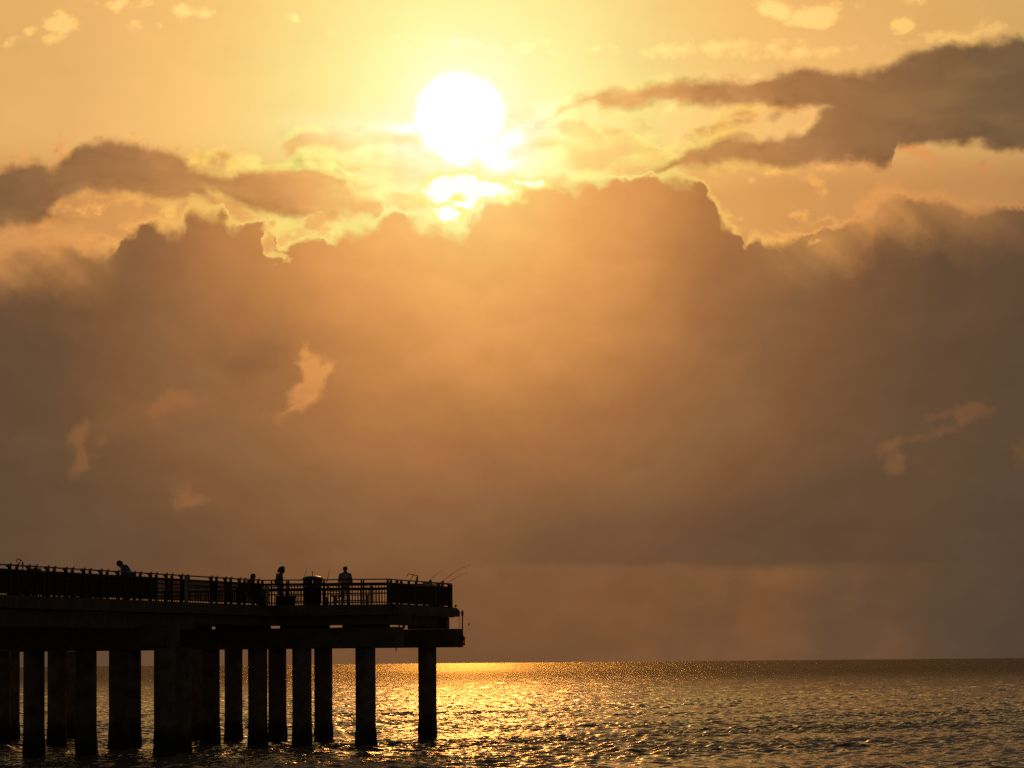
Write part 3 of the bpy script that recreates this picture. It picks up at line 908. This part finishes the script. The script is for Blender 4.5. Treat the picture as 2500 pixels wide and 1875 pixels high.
ra = P1 + A * -39.0
wl = (P1 - ra).length
wp = []
k = -1
while True:
    s = -7.0 + 1.5 * k
    if s < -38.5: break
    if s < -0.4:
        wp += [(39.0 + s, 0.12), (39.0 + s + 0.55, 0.07)]
    k = k - 1 if k < 0 else k
    if k < -30: break
for s in (-5.5, -4.0, -2.5, -1.0):
    wp += [(39.0 + s, 0.12), (39.0 + s + 0.55, 0.07)]
wp.sort()
railing('long dark railing on the near side of the walkway, paired posts topped with pegs', ra, P1, wp, ticks=True, gusset=True, bal=0.038, deep=0.027, dense=28.0)
fr_posts = [(along(P1, P2, x), w) for x, w in ((640.5, .10), (663, .06), (700, .06), (704.6, .06), (791, .075), (882, .06), (887.5, .07), (946.5, .085))]
railing('dark railing square to the view in front of the litter bin and standing man', P1, P2, fr_posts, group=None)
sd_posts = [(along(P2, P3, x), w) for x, w in ((954, .085), (969, .11), (979.5, .11), (998, .085), (1016, .11), (1035, .085), (1052, .11), (1070, .12), (1080, .1), (1095.5, .085), (1101.5, .09))]
railing('dark railing down the right side of the pier head, under the rods', P2, P3, sd_posts, bal=0.05, deep=0.05)
b0 = P3 - B * 19.5
railing('dark railing on the far edge of the pier head, glimpsed behind the standing man', P3, b0, [(0.5 + 2.9 * i, .06) for i in range(7)])
f0 = ra - B * WALK
railing('dark railing on the far side of the walkway, behind the person in blue', f0, f0 + A * 38.5, sorted([(1.0 + 1.5 * i, .1) for i in range(25)] + [(1.55 + 1.5 * i, .085) for i in range(25)]), bal=0.024, deep=0.014)

# ---------------------------------------------------------------- things on the deck
def onto(px, Y):
    p = at(px, 1470, Y)
    return Vector((p.x, p.y, DECK))


# round litter bin with a domed lid
c = onto(763.5, 132.3)
t = empty('litter_bin', c, 'big round litter bin with a domed lid and a spike on top, behind the railing', 'litter bin')
MB().lathe(c, [(.27, 0.0), (.295, .02), (.30, .05), (.31, .70), (.325, .74), (.30, .76), (.29, .78)], 28).build('body', PLAS, t)
sl_ = MB()
for k in range(20):
    a_ = 2 * math.pi * k / 20
    q = c + Vector((math.cos(a_) * .305, math.sin(a_) * .305, .42))
    sl_.box(q, 0.02, 0.075, .62, (math.cos(a_), math.sin(a_), 0))
sl_.build('slats', WOOD, t)
hd = MB()
hd.lathe(c, [(.31, .76), (.33, .78), (.335, .80), (.32, .82)], 28)
for k in range(4):
    a_ = 2 * math.pi * (k + .42) / 4
    q = c + Vector((math.cos(a_) * .30, math.sin(a_) * .30, .905))
    hd.box(q, 0.10, 0.34, .20, (math.cos(a_), math.sin(a_), 0), bev=.02)
hd.build('opening_ring', PLAS, t)
ld = MB().lathe(c, [(.40, 1.0), (.41, 1.02), (.40, 1.045), (.35, 1.09), (.25, 1.125), (.13, 1.145), (.04, 1.15)], 32).build('lid', PLAS, t)
MB().lathe(c, [(.022, 1.14), (.014, 1.17), (.014, 1.27), (.026, 1.285), (.028, 1.30), (.01, 1.315)], 10).build('finial', DKMET, ld)

# pale rounded bollard outside the railing and flat post on the walkway railing
c = onto(650.5, 130.45)
t = empty('bollard', c, 'pale grey round-topped post beside the inner corner of the railings', 'post')
MB().lathe(c, [(.075, -.02), (.075, .66), (.068, .70), (.045, .73), (.015, .745)], 18).build('shaft', GREY, t)
MB().lathe(c + Vector((-.17, .06, 0)), [(.022, 0), (.022, .66), (.018, .70), (.008, .72)], 10).build('conduit', STEEL, t)
MB().lathe(c, [(.079, .48), (.079, .50), (.076, .51)], 18).build('band', DKMET, t)
p = P1 + A * (along(P1, P1 + A, 448) ) + B * 0.10
t = empty('signpost', (p.x, p.y, DECK), 'tall flat blue-grey post fixed to the walkway railing', 'post')
MB().box((p.x, p.y, DECK + .46), .13, .05, 1.0, (1, 0, 0), (0, 0, 1), .008).build('board', GREY, t)
MB().box((p.x + .10, p.y + .04, DECK + .5), .06, .05, .92, (1, 0, 0)).build('backing_post', DKMET, t)

# gooseneck taps over fish-cleaning tables
def cleaning_table(px, Y, label, wide=1.0):
    c = onto(px, Y)
    t = empty('fish_cleaning_table', c, label, 'fishing station', 'fish cleaning stations with a gooseneck pipe')
    MB().box(c + Vector((.30, .25, .76)), .85, .60, .04, (1, 0, 0), bev=.008).build('table_top', STEEL, t)
    MB().box(c + Vector((.36, .50, .86)), .36, .03, .13, (1, 0, 0), bev=.006).build('splashback', GREY, t)
    for ax_, ay_ in ((-.1, -.08), (.7, -.08), (-.1, .38), (.7, .38)):
        MB().box(c + Vector((ax_, ay_ + .1, .37)), .05, .05, .74).build('leg', DKMET, t)
    z = lambda u, h: c + Vector((u * wide, .10, .97 + h))
    g = MB().tube([z(-.02, -.1), z(0, .05), z(.01, .13), z(.0, .17), z(-.06, .19), z(-.16, .215), z(-.26, .245), z(-.33, .258), z(-.37, .25), z(-.395, .21), z(-.40, .15)],
                  [.02, .024, .022, .019, .017, .016, .016, .016, .016, .015, .014]).build('gooseneck', DKMET, t)
    MB().tube([z(-.14, .205), z(-.19, .16), z(-.23, .09), z(-.28, .02), z(-.31, -.08)], .0115).build('strut', DKMET, t)
    MB().tube([z(.0, .17), z(-.035, .10), z(-.03, .05), z(-.06, -.02)], [.012, .016, .02, .024]).build('valve', DKMET, g)
    return t


cleaning_table(54.5, 110.6, 'cleaning table with curved gooseneck pipe at the end of the walkway railing nearest the shore', .5)
cleaning_table(1019.5, 133.6, 'cleaning table with thin hooked gooseneck pipe above the railing near the fishing rods')

# benches, cooler, bucket, beach chair, cart
def bench(px, Y, label, w=1.5):
    c = onto(px, Y)
    t = empty('bench', c, label, 'bench', 'benches on the pier head')
    MB().box(c + Vector((0, -.13, .43)), w, .11, .035, bev=.006).box(c + Vector((0, 0, .43)), w, .11, .035, bev=.006).box(c + Vector((0, .13, .43)), w, .11, .035, bev=.006).build('seat', GREY, t)
    MB().box(c + Vector((0, .0, .22)), w * .8, .06, .05).build('stretcher', GREY, t)
    for u in (-.42, .42):
        MB().box(c + Vector((u * w, 0, .205)), .08, .36, .41, bev=.006).build('leg', GREY, t)
    return t


bench(858, 134.6, 'low grey slatted bench at the feet of the standing man')
bench(728, 135.0, 'low grey slatted bench just left of the litter bin', 1.0)

c = onto(693, 132.6)
t = empty('cooler', c, 'big dark cooler box on the deck in front of the woman', 'cooler')
MB().box(c + Vector((0, 0, .165)), .62, .40, .33, bev=.03).build('body', NAVY, t)
MB().box(c + Vector((0, 0, .365)), .65, .43, .065, bev=.02).build('lid', TEAL, t)
MB().tube([c + Vector((-.33, -.05, .24)), c + Vector((-.37, -.05, .22)), c + Vector((-.37, .08, .22)), c + Vector((-.33, .08, .24))], .012).build('handle', DKMET, t)
c = onto(712.5, 132.2)
t = empty('bucket', c, 'dark bucket between the cooler and the litter bin', 'bucket')
MB().lathe(c, [(.12, 0), (.15, .34), (.158, .345), (.158, .375), (.14, .375)], 20).build('pail', NAVY, t)
MB().tube([c + Vector((.155 * math.cos(a_), 0, .35 + .17 * math.sin(a_))) for a_ in np.linspace(0, math.pi, 9)], .007).build('handle', STEEL, t)
c = onto(795, 132.0)
t = empty('tackle_crate', c, 'grey fishing crate standing right of the litter bin', 'crate')
MB().box(c + Vector((0, 0, .14)), .20, .26, .28, bev=.015).build('body', TEAL, t)
MB().box(c + Vector((0, 0, .295)), .215, .275, .03, bev=.008).build('lid', GREY, t)
c = onto(817, 133.2)
t = empty('folding_chair', c, 'folding chair with thin crossed legs beside the standing man', 'folding chair')
MB().box(c + Vector((0.06, .0, .36)), .46, .42, .03, (1, 0, -.08), (0.08, 0, 1), .008).build('seat', NAVY, t)
MB().box(c + Vector((-.20, .0, .64)), .03, .42, .40, (1, 0, .34), (-.34, 0, 1), .01).build('backrest', NAVY, t)
for v in (-.21, .21):
    MB().tube([c + Vector((-.24, v, .01)), c + Vector((.26, v, .40)), c + Vector((.26, v, .52)), c + Vector((.2, v, .56)), c + Vector((-.14, v, .56))], .013).build('leg', DKMET, t)
    MB().tube([c + Vector((.26, v, .01)), c + Vector((-.12, v, .40)), c + Vector((-.30, v, .86))], .013).build('leg', DKMET, t)

# fishing rods propped on the railings
def rod(label, a, b, sag, r0=.009, r1=.0025, reel=True):
    a, b = Vector(a), Vector(b)
    t = empty('fishing_rod', a, label, 'fishing rod', 'fishing rods leaning on the railings')
    pts, rad = [], []
    for i in range(13):
        u = i / 12
        pts.append(a.lerp(b, u) + Vector((0, 0, sag * math.sin(math.pi * u))))
        rad.append(r0 + (r1 - r0) * u)
    MB().tube(pts, rad, 6).build('blank', ROD, t)
    MB().tube([pts[0], pts[1]], .022, 8).build('grip', NAVY, t)
    if reel:
        q = pts[1].lerp(pts[2], .3)
        MB().tube([q + Vector((0, -.035, -.05)), q + Vector((0, .035, -.05))], .045, 10).build('reel', DKMET, t)
    g = MB()
    for i in (4, 7, 9, 11):
        g.tube([pts[i] + Vector((0, 0, -.02 + .0)), pts[i] + Vector((0, 0, -.045))], .007, 6)
    g.build('guides', ROD, t)
    return t


rod('longest fishing rod, bowed upward far beyond the pier end', at(1073, 1425, 138.6), at(1153, 1376.5, 142), .10)
rod('lowest fishing rod, reaching from the very corner of the pier railing', at(1087, 1427.5, 139.9), at(1143, 1396.5, 143), .05, .010, .003)
rod('short faint fishing rod rising from the middle of the right-hand railing', at(1048, 1419, 136.6), at(1079, 1391.5, 141), .04, .010, .003)
rod('thin fishing rod standing nearly upright just left of the litter bin lid', at(741.5, 1412, 141.0), at(749, 1385, 141.6), .0, .011, .004, False)
rod('thin fishing rod standing nearly upright between the litter bin and the standing man', at(798, 1420, 140.8), at(805.5, 1388.5, 141.4), .0, .011, .004, False)

# hanging navigation light at the seaward corner
c = at(1122, 1494, 140.1)
t = empty('navigation_light', c, 'small red navigation light hanging from a bracket and pole at the pier end', 'navigation light')
e = at(1129, 1493.5, 140.1)
MB().tube([c + Vector((-.06, 0, 0)), e], .028).tube([e + Vector((0, 0, .05)), e + Vector((0, 0, -.16))], .045, 10).build('bracket', DKMET, t)
lo = at(1128.8, 1553, 140.1)
MB().tube([e, lo], .028, 8).build('pole', DKMET, t)
hs = at(1129.5, 1564, 140.1)
MB().lathe((hs.x, hs.y, hs.z), [(.04, .20), (.06, .18), (.085, .16)][::-1] + [(.03, .22)], 12).lathe((hs.x, hs.y, hs.z), [(.115, -.19), (.105, -.16), (.10, .05), (.105, .10), (.085, .16)], 16).build('housing', DKMET, t)
MB().lathe((hs.x + .05, hs.y - .075, hs.z - .06), [(.02, -.07), (.045, -.05), (.05, 0), (.045, .05), (.02, .07)], 12).build('lamp', REDL, t)

# loose lines
def line(name, label, cat, pts, r, sinker=None):
    c = Vector(pts[0])
    t = empty(name, c, label, cat)
    MB().tube(pts, r, 6).build('line', DKMET, t)
    if sinker:
        q = Vector(pts[-1])
        MB().lathe((q.x, q.y, q.z), [(.008, -.05), (.026, -.03), (.03, 0), (.02, .03), (.006, .05)], 10).build('sinker', DKMET, t)


line('rope', 'thin rope end hanging below the pile cap between the two last piles', 'rope', [at(967.3, 1572, 130.4), at(967.4, 1580, 130.4), at(967.0, 1589.5, 130.4)], .02)
line('cable', 'thin taut cable hanging beside the navigation light pole', 'cable', [at(1120.8, 1503, 139.9), at(1121.0, 1540, 139.9), at(1121.8, 1582, 139.9)], .011)
line('fishing_line', 'fishing line with a small lead weight hanging in the air right of the pier', 'fishing line', [at(1152.5, 1377, 142), at(1149, 1440, 142), at(1146, 1490, 142), at(1144.6, 1524, 142)], .0006, True)

# ---------------------------------------------------------------- people
def skin_obj(name, chains, m, parent, levels=1, origin=None):
    """chains: lists of (point, radius); equal points are shared, so limbs join into one surface."""
    verts, rad, edges, idx = [], [], [], {}
    for ch in chains:
        prev = None
        for p, r in ch:
            key = tuple(round(c_, 4) for c_ in p)
            if key not in idx:
                idx[key] = len(verts); verts.append(key); rad.append(r)
            i = idx[key]
            if prev is not None and prev != i:
                edges.append((prev, i))
            prev = i
    me = bpy.data.meshes.new(name)
    me.from_pydata(verts, edges, [])
    me.materials.append(m)
    o = bpy.data.objects.new(name, me)
    COL.objects.link(o)
    md = o.modifiers.new('skin', 'SKIN')
    md.use_smooth_shade = True
    sv = me.skin_vertices[0].data if me.skin_vertices else None
    if sv is None:
        me.skin_vertices.new()
        sv = me.skin_vertices[0].data
    for i, r in enumerate(rad):
        sv[i].radius = (r * 1.16, r * 1.16)
        sv[i].use_root = (i == 0)
    sd = o.modifiers.new('smooth', 'SUBSURF')
    sd.levels = sd.render_levels = levels
    o.parent = parent
    return o


def lerp(a, b, u): return tuple(x + (y - x) * u for x, y in zip(a, b))


def hand(wrist, dirv, palm_n, s=1.0, curl=0.35):
    """Palm and five curled fingers leaving the wrist along dirv."""
    w, d, n_ = Vector(wrist), Vector(dirv).normalized(), Vector(palm_n).normalized()
    side = d.cross(n_).normalized()
    palm = w + d * .075 * s
    chains = [[(tuple(w), .024), (tuple(w + d * .04 * s), .027), (tuple(palm), .026)]]
    for k, (off, ln) in enumerate(((-.030, .060), (-.010, .072), (.010, .068), (.028, .052))):
        b0 = palm + side * off
        b1 = b0 + (d + n_ * curl).normalized() * ln * .55 * s
        b2 = b1 + (d * .7 + n_ * curl * 2).normalized() * ln * .5 * s
        chains.append([(tuple(palm), .026), (tuple(b0 + d * .012), .0105), (tuple(b1), .009), (tuple(b2), .0075)])
    th = w + d * .035 * s - side * .03
    chains.append([(tuple(w + d * .04 * s), .027), (tuple(th), .012), (tuple(th - side * .02 + d * .03 * s + n_ * .01), .010), (tuple(th - side * .022 + d * .055 * s + n_ * .025), .0085)])
    return chains


def head_chains(neck, hc, face, up, s=1.0):
    """Neck to skull with chin, nose and ears; face is the direction looked in."""
    hc, f, u = Vector(hc), Vector(face).normalized(), Vector(up).normalized()
    sd = f.cross(u).normalized()
    T = lambda v: tuple(v)
    base = hc - u * .055 * s - f * .012
    ch = [[(neck, .056), (T(base), .062 * s), (T(hc + u * .01 * s), .088 * s), (T(hc + u * .075 * s - f * .01), .070 * s)],
          [(T(base), .062 * s), (T(hc - u * .075 * s + f * .055 * s), .040 * s), (T(hc - u * .088 * s + f * .082 * s), .022 * s)],
          [(T(hc + u * .01 * s), .088 * s), (T(hc - u * .005 * s + f * .085 * s), .022 * s), (T(hc - u * .022 * s + f * .108 * s), .012 * s)]]
    for k in (-1, 1):
        ch.append([(T(hc + u * .01 * s), .088 * s), (T(hc - u * .005 * s + sd * k * .082 * s), .020 * s), (T(hc + u * .012 * s + sd * k * .098 * s - f * .012), .018 * s)])
    return ch


def cap_mesh(hc, face, up, name, m, parent, brim=True, s=1.0, full=False):
    hc, f, u = Vector(hc), Vector(face).normalized(), Vector(up).normalized()
    sd = f.cross(u).normalized()
    vs, fs = [], []
    rings, n = 6, 16
    for i in range(rings):
        ph = (i / rings) * math.pi / 2
        for k in range(n):
            a_ = 2 * math.pi * k / n
            vs.append(hc + u * (.035 + .085 * math.sin(ph)) * s + (f * math.cos(a_) * 1.12 + sd * math.sin(a_)) * .099 * math.cos(ph) * s)
    top = len(vs); vs.append(hc + u * .122 * s)
    for i in range(rings - 1):
        for k in range(n):
            fs.append((i * n + k, i * n + (k + 1) % n, (i + 1) * n + (k + 1) % n, (i + 1) * n + k))
    fs += [((rings - 1) * n + k, (rings - 1) * n + (k + 1) % n, top) for k in range(n)]
    if brim:
        b0 = len(vs)
        rng_ = range(n + 1) if full else range(-3, 4)
        ex = .065 if full else .085
        for k in rng_:
            a_ = 2 * math.pi * k / n
            dd = f * math.cos(a_) * 1.12 + sd * math.sin(a_)
            fall = 1.0 if full else math.cos(a_ * .95)
            vs += [hc + u * .036 * s + dd * .098 * s, hc + u * .018 * s + dd * (.099 + ex * fall) * s, hc + u * .012 * s + dd * (.099 + ex * fall) * s, hc + u * .028 * s + dd * .098 * s]
        m_ = (len(vs) - b0) // 4
        for i in range(m_ - 1):
            for q in range(4):
                fs.append((b0 + i * 4 + q, b0 + i * 4 + (q + 1) % 4, b0 + (i + 1) * 4 + (q + 1) % 4, b0 + (i + 1) * 4 + q))
    mb = MB().add([v + parent_origin(parent) for v in vs], fs, True)
    return mb.build(name, m, parent)


def hair_mesh(c, along, ra, rb, ry, parent, name='hair'):
    c, a_ = Vector(c), Vector(along).normalized()
    y_ = Vector((0, 1, 0)); n_ = a_.cross(y_).normalized(); y_ = n_.cross(a_)
    bm = bmesh.new()
    bmesh.ops.create_icosphere(bm, subdivisions=3, radius=1.0)
    for v in bm.verts:
        q = v.co * (1.0 + 0.05 * mnoise.noise(v.co * 3.0))
        taper = 1.0 - 0.28 * max(0.0, q.x)
        v.co = c + a_ * q.x * ra + y_ * q.y * ry * taper + n_ * q.z * rb * taper
    bm.verts.index_update()
    mb = MB().add([v.co + parent_origin(parent) for v in bm.verts], [[v.index for v in f.verts] for f in bm.faces], True)
    bm.free()
    return mb.build(name, HAIR, parent)


def person(loc, label, J, face, hup, shirt, legs, hands, shorts=False, sleeve=0.55, cap=None, hair=None, rs=1.0):
    """J holds joints relative to loc: pelvis, chest, neck, head, and (l/r) shoulder, elbow, wrist, hip, knee, ankle, toe."""
    t = empty('person', loc, label, 'person')
    g = J
    body = [[(g['pelvis'], .125 * rs), (lerp(g['pelvis'], g['chest'], .5), .115 * rs), (g['chest'], .135 * rs), (g['neck'], .056)]]
    body += head_chains(g['neck'], g['head'], face, hup)
    for k in 'lr':
        s_, e_, w_ = g[k + 'shoulder'], g[k + 'elbow'], g[k + 'wrist']
        body.append([(g['chest'], .135 * rs), (s_, .062), (lerp(s_, e_, .5), .047), (e_, .038), (lerp(e_, w_, .35), .038), (w_, .024)])
        body += hand(w_, hands[k][0], hands[k][1])
        h_, n_, a_, o_ = g[k + 'hip'], g[k + 'knee'], g[k + 'ankle'], g[k + 'toe']
        body.append([(g['pelvis'], .125 * rs), (h_, .092), (lerp(h_, n_, .5), .075), (n_, .054), (lerp(n_, a_, .35), .055), (a_, .036), (lerp(a_, o_, .4), .036), (o_, .026)])
    skin_obj('body', body, SKIN, t)
    top = [[(lerp(g['pelvis'], g['chest'], -.12), .142 * rs), (g['pelvis'], .146 * rs), (lerp(g['pelvis'], g['chest'], .5), .138 * rs), (g['chest'], .156 * rs), (lerp(g['chest'], g['neck'], .72), .080)]]
    for k in 'lr':
        s_, e_, h_ = g[k + 'shoulder'], g[k + 'elbow'], g[k + 'hip']
        top.append([(s_, .080), (lerp(lerp(h_, s_, .62), g['chest'], .30), .112), (lerp(lerp(h_, s_, .2), g['pelvis'], .1), .112)])
        top.append([(g['chest'], .156 * rs), (s_, .080), (lerp(s_, e_, sleeve), .070)] + ([(e_, .052), (lerp(e_, g[k + 'wrist'], .8), .04)] if sleeve > .9 else []))
    skin_obj('shirt', top, shirt, t)
    lo_ = [[(lerp(g['pelvis'], g['chest'], .18), .134 * rs), (g['pelvis'], .140 * rs)]]
    for k in 'lr':
        h_, n_, a_ = g[k + 'hip'], g[k + 'knee'], g[k + 'ankle']
        lo_.append([(g['pelvis'], .140 * rs), (h_, .108), (lerp(h_, n_, .5), .094), (lerp(h_, n_, .9 if shorts else 1.0), .086 if shorts else .07)] + ([] if shorts else [(lerp(n_, a_, .5), .066), (lerp(n_, a_, .95), .055)]))
    skin_obj('shorts' if shorts else 'trousers', lo_, legs, t)
    for k in 'lr':
        a_, o_ = g[k + 'ankle'], g[k + 'toe']
        skin_obj('shoe', [[(lerp(a_, o_, -.15), .043), (lerp(a_, o_, .4), .045), (lerp(a_, o_, 1.05), .036)]], NAVY, t)
    if cap:
        cap_mesh(g['head'], face, hup, 'cap', cap[0], t, brim=cap[1])
    if hair:
        hair_mesh(*hair, t)
    return t


def stand_joints(h=1.72, lean=0.0, arms=.0):
    k = h / 1.72
    J = dict(pelvis=(0, 0, .95 * k), chest=(lean * .5, 0, 1.30 * k), neck=(lean * .8, 0, 1.46 * k), head=(lean, 0, 1.60 * k))
    for s, q in (('l', -1), ('r', 1)):
        J[s + 'shoulder'] = (lean * .65 + q * .19, 0, 1.385 * k)
        J[s + 'elbow'] = (lean * .5 + q * .265, .02, 1.10 * k)
        J[s + 'wrist'] = (lean * .4 + q * .285, -.03, .86 * k)
        J[s + 'hip'] = (q * .095, 0, .90 * k)
        J[s + 'knee'] = (q * .115, -.015, .50 * k)
        J[s + 'ankle'] = (q * .125, .02, .08 * k)
        J[s + 'toe'] = (q * .14, -.13, .035 * k)
    return J


# man standing square to the view behind the railing
J = stand_joints(1.70)
for s, q in (('l', -1), ('r', 1)):
    J[s + 'shoulder'] = (q * .205, 0, 1.365)
    J[s + 'elbow'] = (q * .262, .02, 1.09)
    J[s + 'wrist'] = (q * .275, -.05, .86)
person(onto(843.2, 139.5), 'man in a grey T-shirt standing upright behind the railing, arms at his sides', J, (0.0, -1, -.05), (0, 0, 1), GREYT, KHAKI,
       {'l': ((0, -.15, -1), (1, 0, 0)), 'r': ((0, -.15, -1), (-1, 0, 0))}, shorts=True, cap=(NAVY, False), rs=1.15)

# woman in profile facing right, hands at her waist and elbow behind her
J = stand_joints(1.68)
J.update(pelvis=(-.02, 0, .94), chest=(-.02, 0, 1.27), neck=(.03, 0, 1.42), head=(.10, 0, 1.545))
for s, q in (('l', 1), ('r', -1)):
    J[s + 'shoulder'] = (-.02, q * .17, 1.345)
    J[s + 'elbow'] = (-.22, q * .26, 1.07)
    J[s + 'wrist'] = (-.02, q * .19, .97)
    J[s + 'hip'] = (-.02, q * .09, .89)
    J[s + 'knee'] = (.03, q * .11, .49)
    J[s + 'ankle'] = (-.05, q * .11, .08)
    J[s + 'toe'] = (.10, q * .12, .035)
hairw = ((.030, 0, 1.585), (-.82, 0, -.57), .175, .112, .115)
person(onto(684.5, 139.0), 'woman with a dark bob seen in profile, one elbow out behind her, near the cooler', J, (1, -.1, -.22), (.15, 0, 1), TEAL, NAVY,
       {'l': ((1, -.2, -.2), (0, -1, 0)), 'r': ((1, .2, -.2), (0, 1, 0))}, hair=hairw, sleeve=.6)

# man in a blue shirt bending over the walkway railing towards the left
J = dict(pelvis=(.20, .10, .80), chest=(.06, .02, 1.07), neck=(-.045, 0, 1.195), head=(-.13, 0, 1.255))
for s, q in (('l', -1), ('r', 1)):
    J[s + 'shoulder'] = (.0, q * .19, 1.12)
    J[s + 'elbow'] = (-.03, q * .24, .86)
    J[s + 'wrist'] = (-.20, q * .12, .72)
    J[s + 'hip'] = (.21, .1 + q * .10, .77)
    J[s + 'knee'] = (.02, .1 + q * .12, .46)
    J[s + 'ankle'] = (.20, .1 + q * .12, .08)
    J[s + 'toe'] = (.03, .1 + q * .13, .035)
hairb = ((-.125, 0, 1.28), (.6, 0, .1), .115, .105, .10)
person(onto(301.0, 118.4), 'person in a blue shirt bending forward over the walkway railing, head down', J, (-.78, 0, -.62), (-.62, 0, .78), BLUE, NAVY,
       {'l': ((-1, .3, -.3), (0, 1, 0)), 'r': ((-1, -.3, -.3), (0, -1, 0))}, hair=hairb, rs=1.05)

# seated angler in a pale shirt
J = dict(pelvis=(-.16, 0, .54), chest=(-.12, 0, .86), neck=(-.04, 0, 1.0), head=(.01, 0, 1.10))
for s, q in (('l', 1), ('r', -1)):
    J[s + 'shoulder'] = (-.10, q * .19, .93)
    J[s + 'elbow'] = (.10, q * .25, .74)
    J[s + 'wrist'] = (.26, q * .13, .80)
    J[s + 'hip'] = (-.10, q * .10, .53)
    J[s + 'knee'] = (.28, q * .13, .52)
    J[s + 'ankle'] = (.24, q * .13, .08)
    J[s + 'toe'] = (.38, q * .14, .035)
sp_ = onto(617.5, 131.4)
person(sp_, 'person sitting low in a pale blue shirt, head just above the railing corner', J, (1, -.25, -.1), (.05, 0, 1), PALE, NAVY,
       {'l': ((1, -.3, -.1), (0, -1, 0)), 'r': ((1, .3, -.1), (0, 1, 0))}, hair=((.0, 0, 1.13), (-.6, 0, -.35), .112, .098, .10), sleeve=.6)
q = sp_ + Vector((-.14, 0, 0))
t = empty('stool', q, 'small dark stool under the seated person', 'stool')
MB().box(q + Vector((0, 0, .385)), .40, .40, .05, bev=.01).build('seat', NAVY, t)
for u in (-.16, .16):
    for v in (-.16, .16):
        MB().bar(q + Vector((u, v, 0)), q + Vector((u * .8, v * .8, .365)), .03, .03).build('leg', DKMET, t)
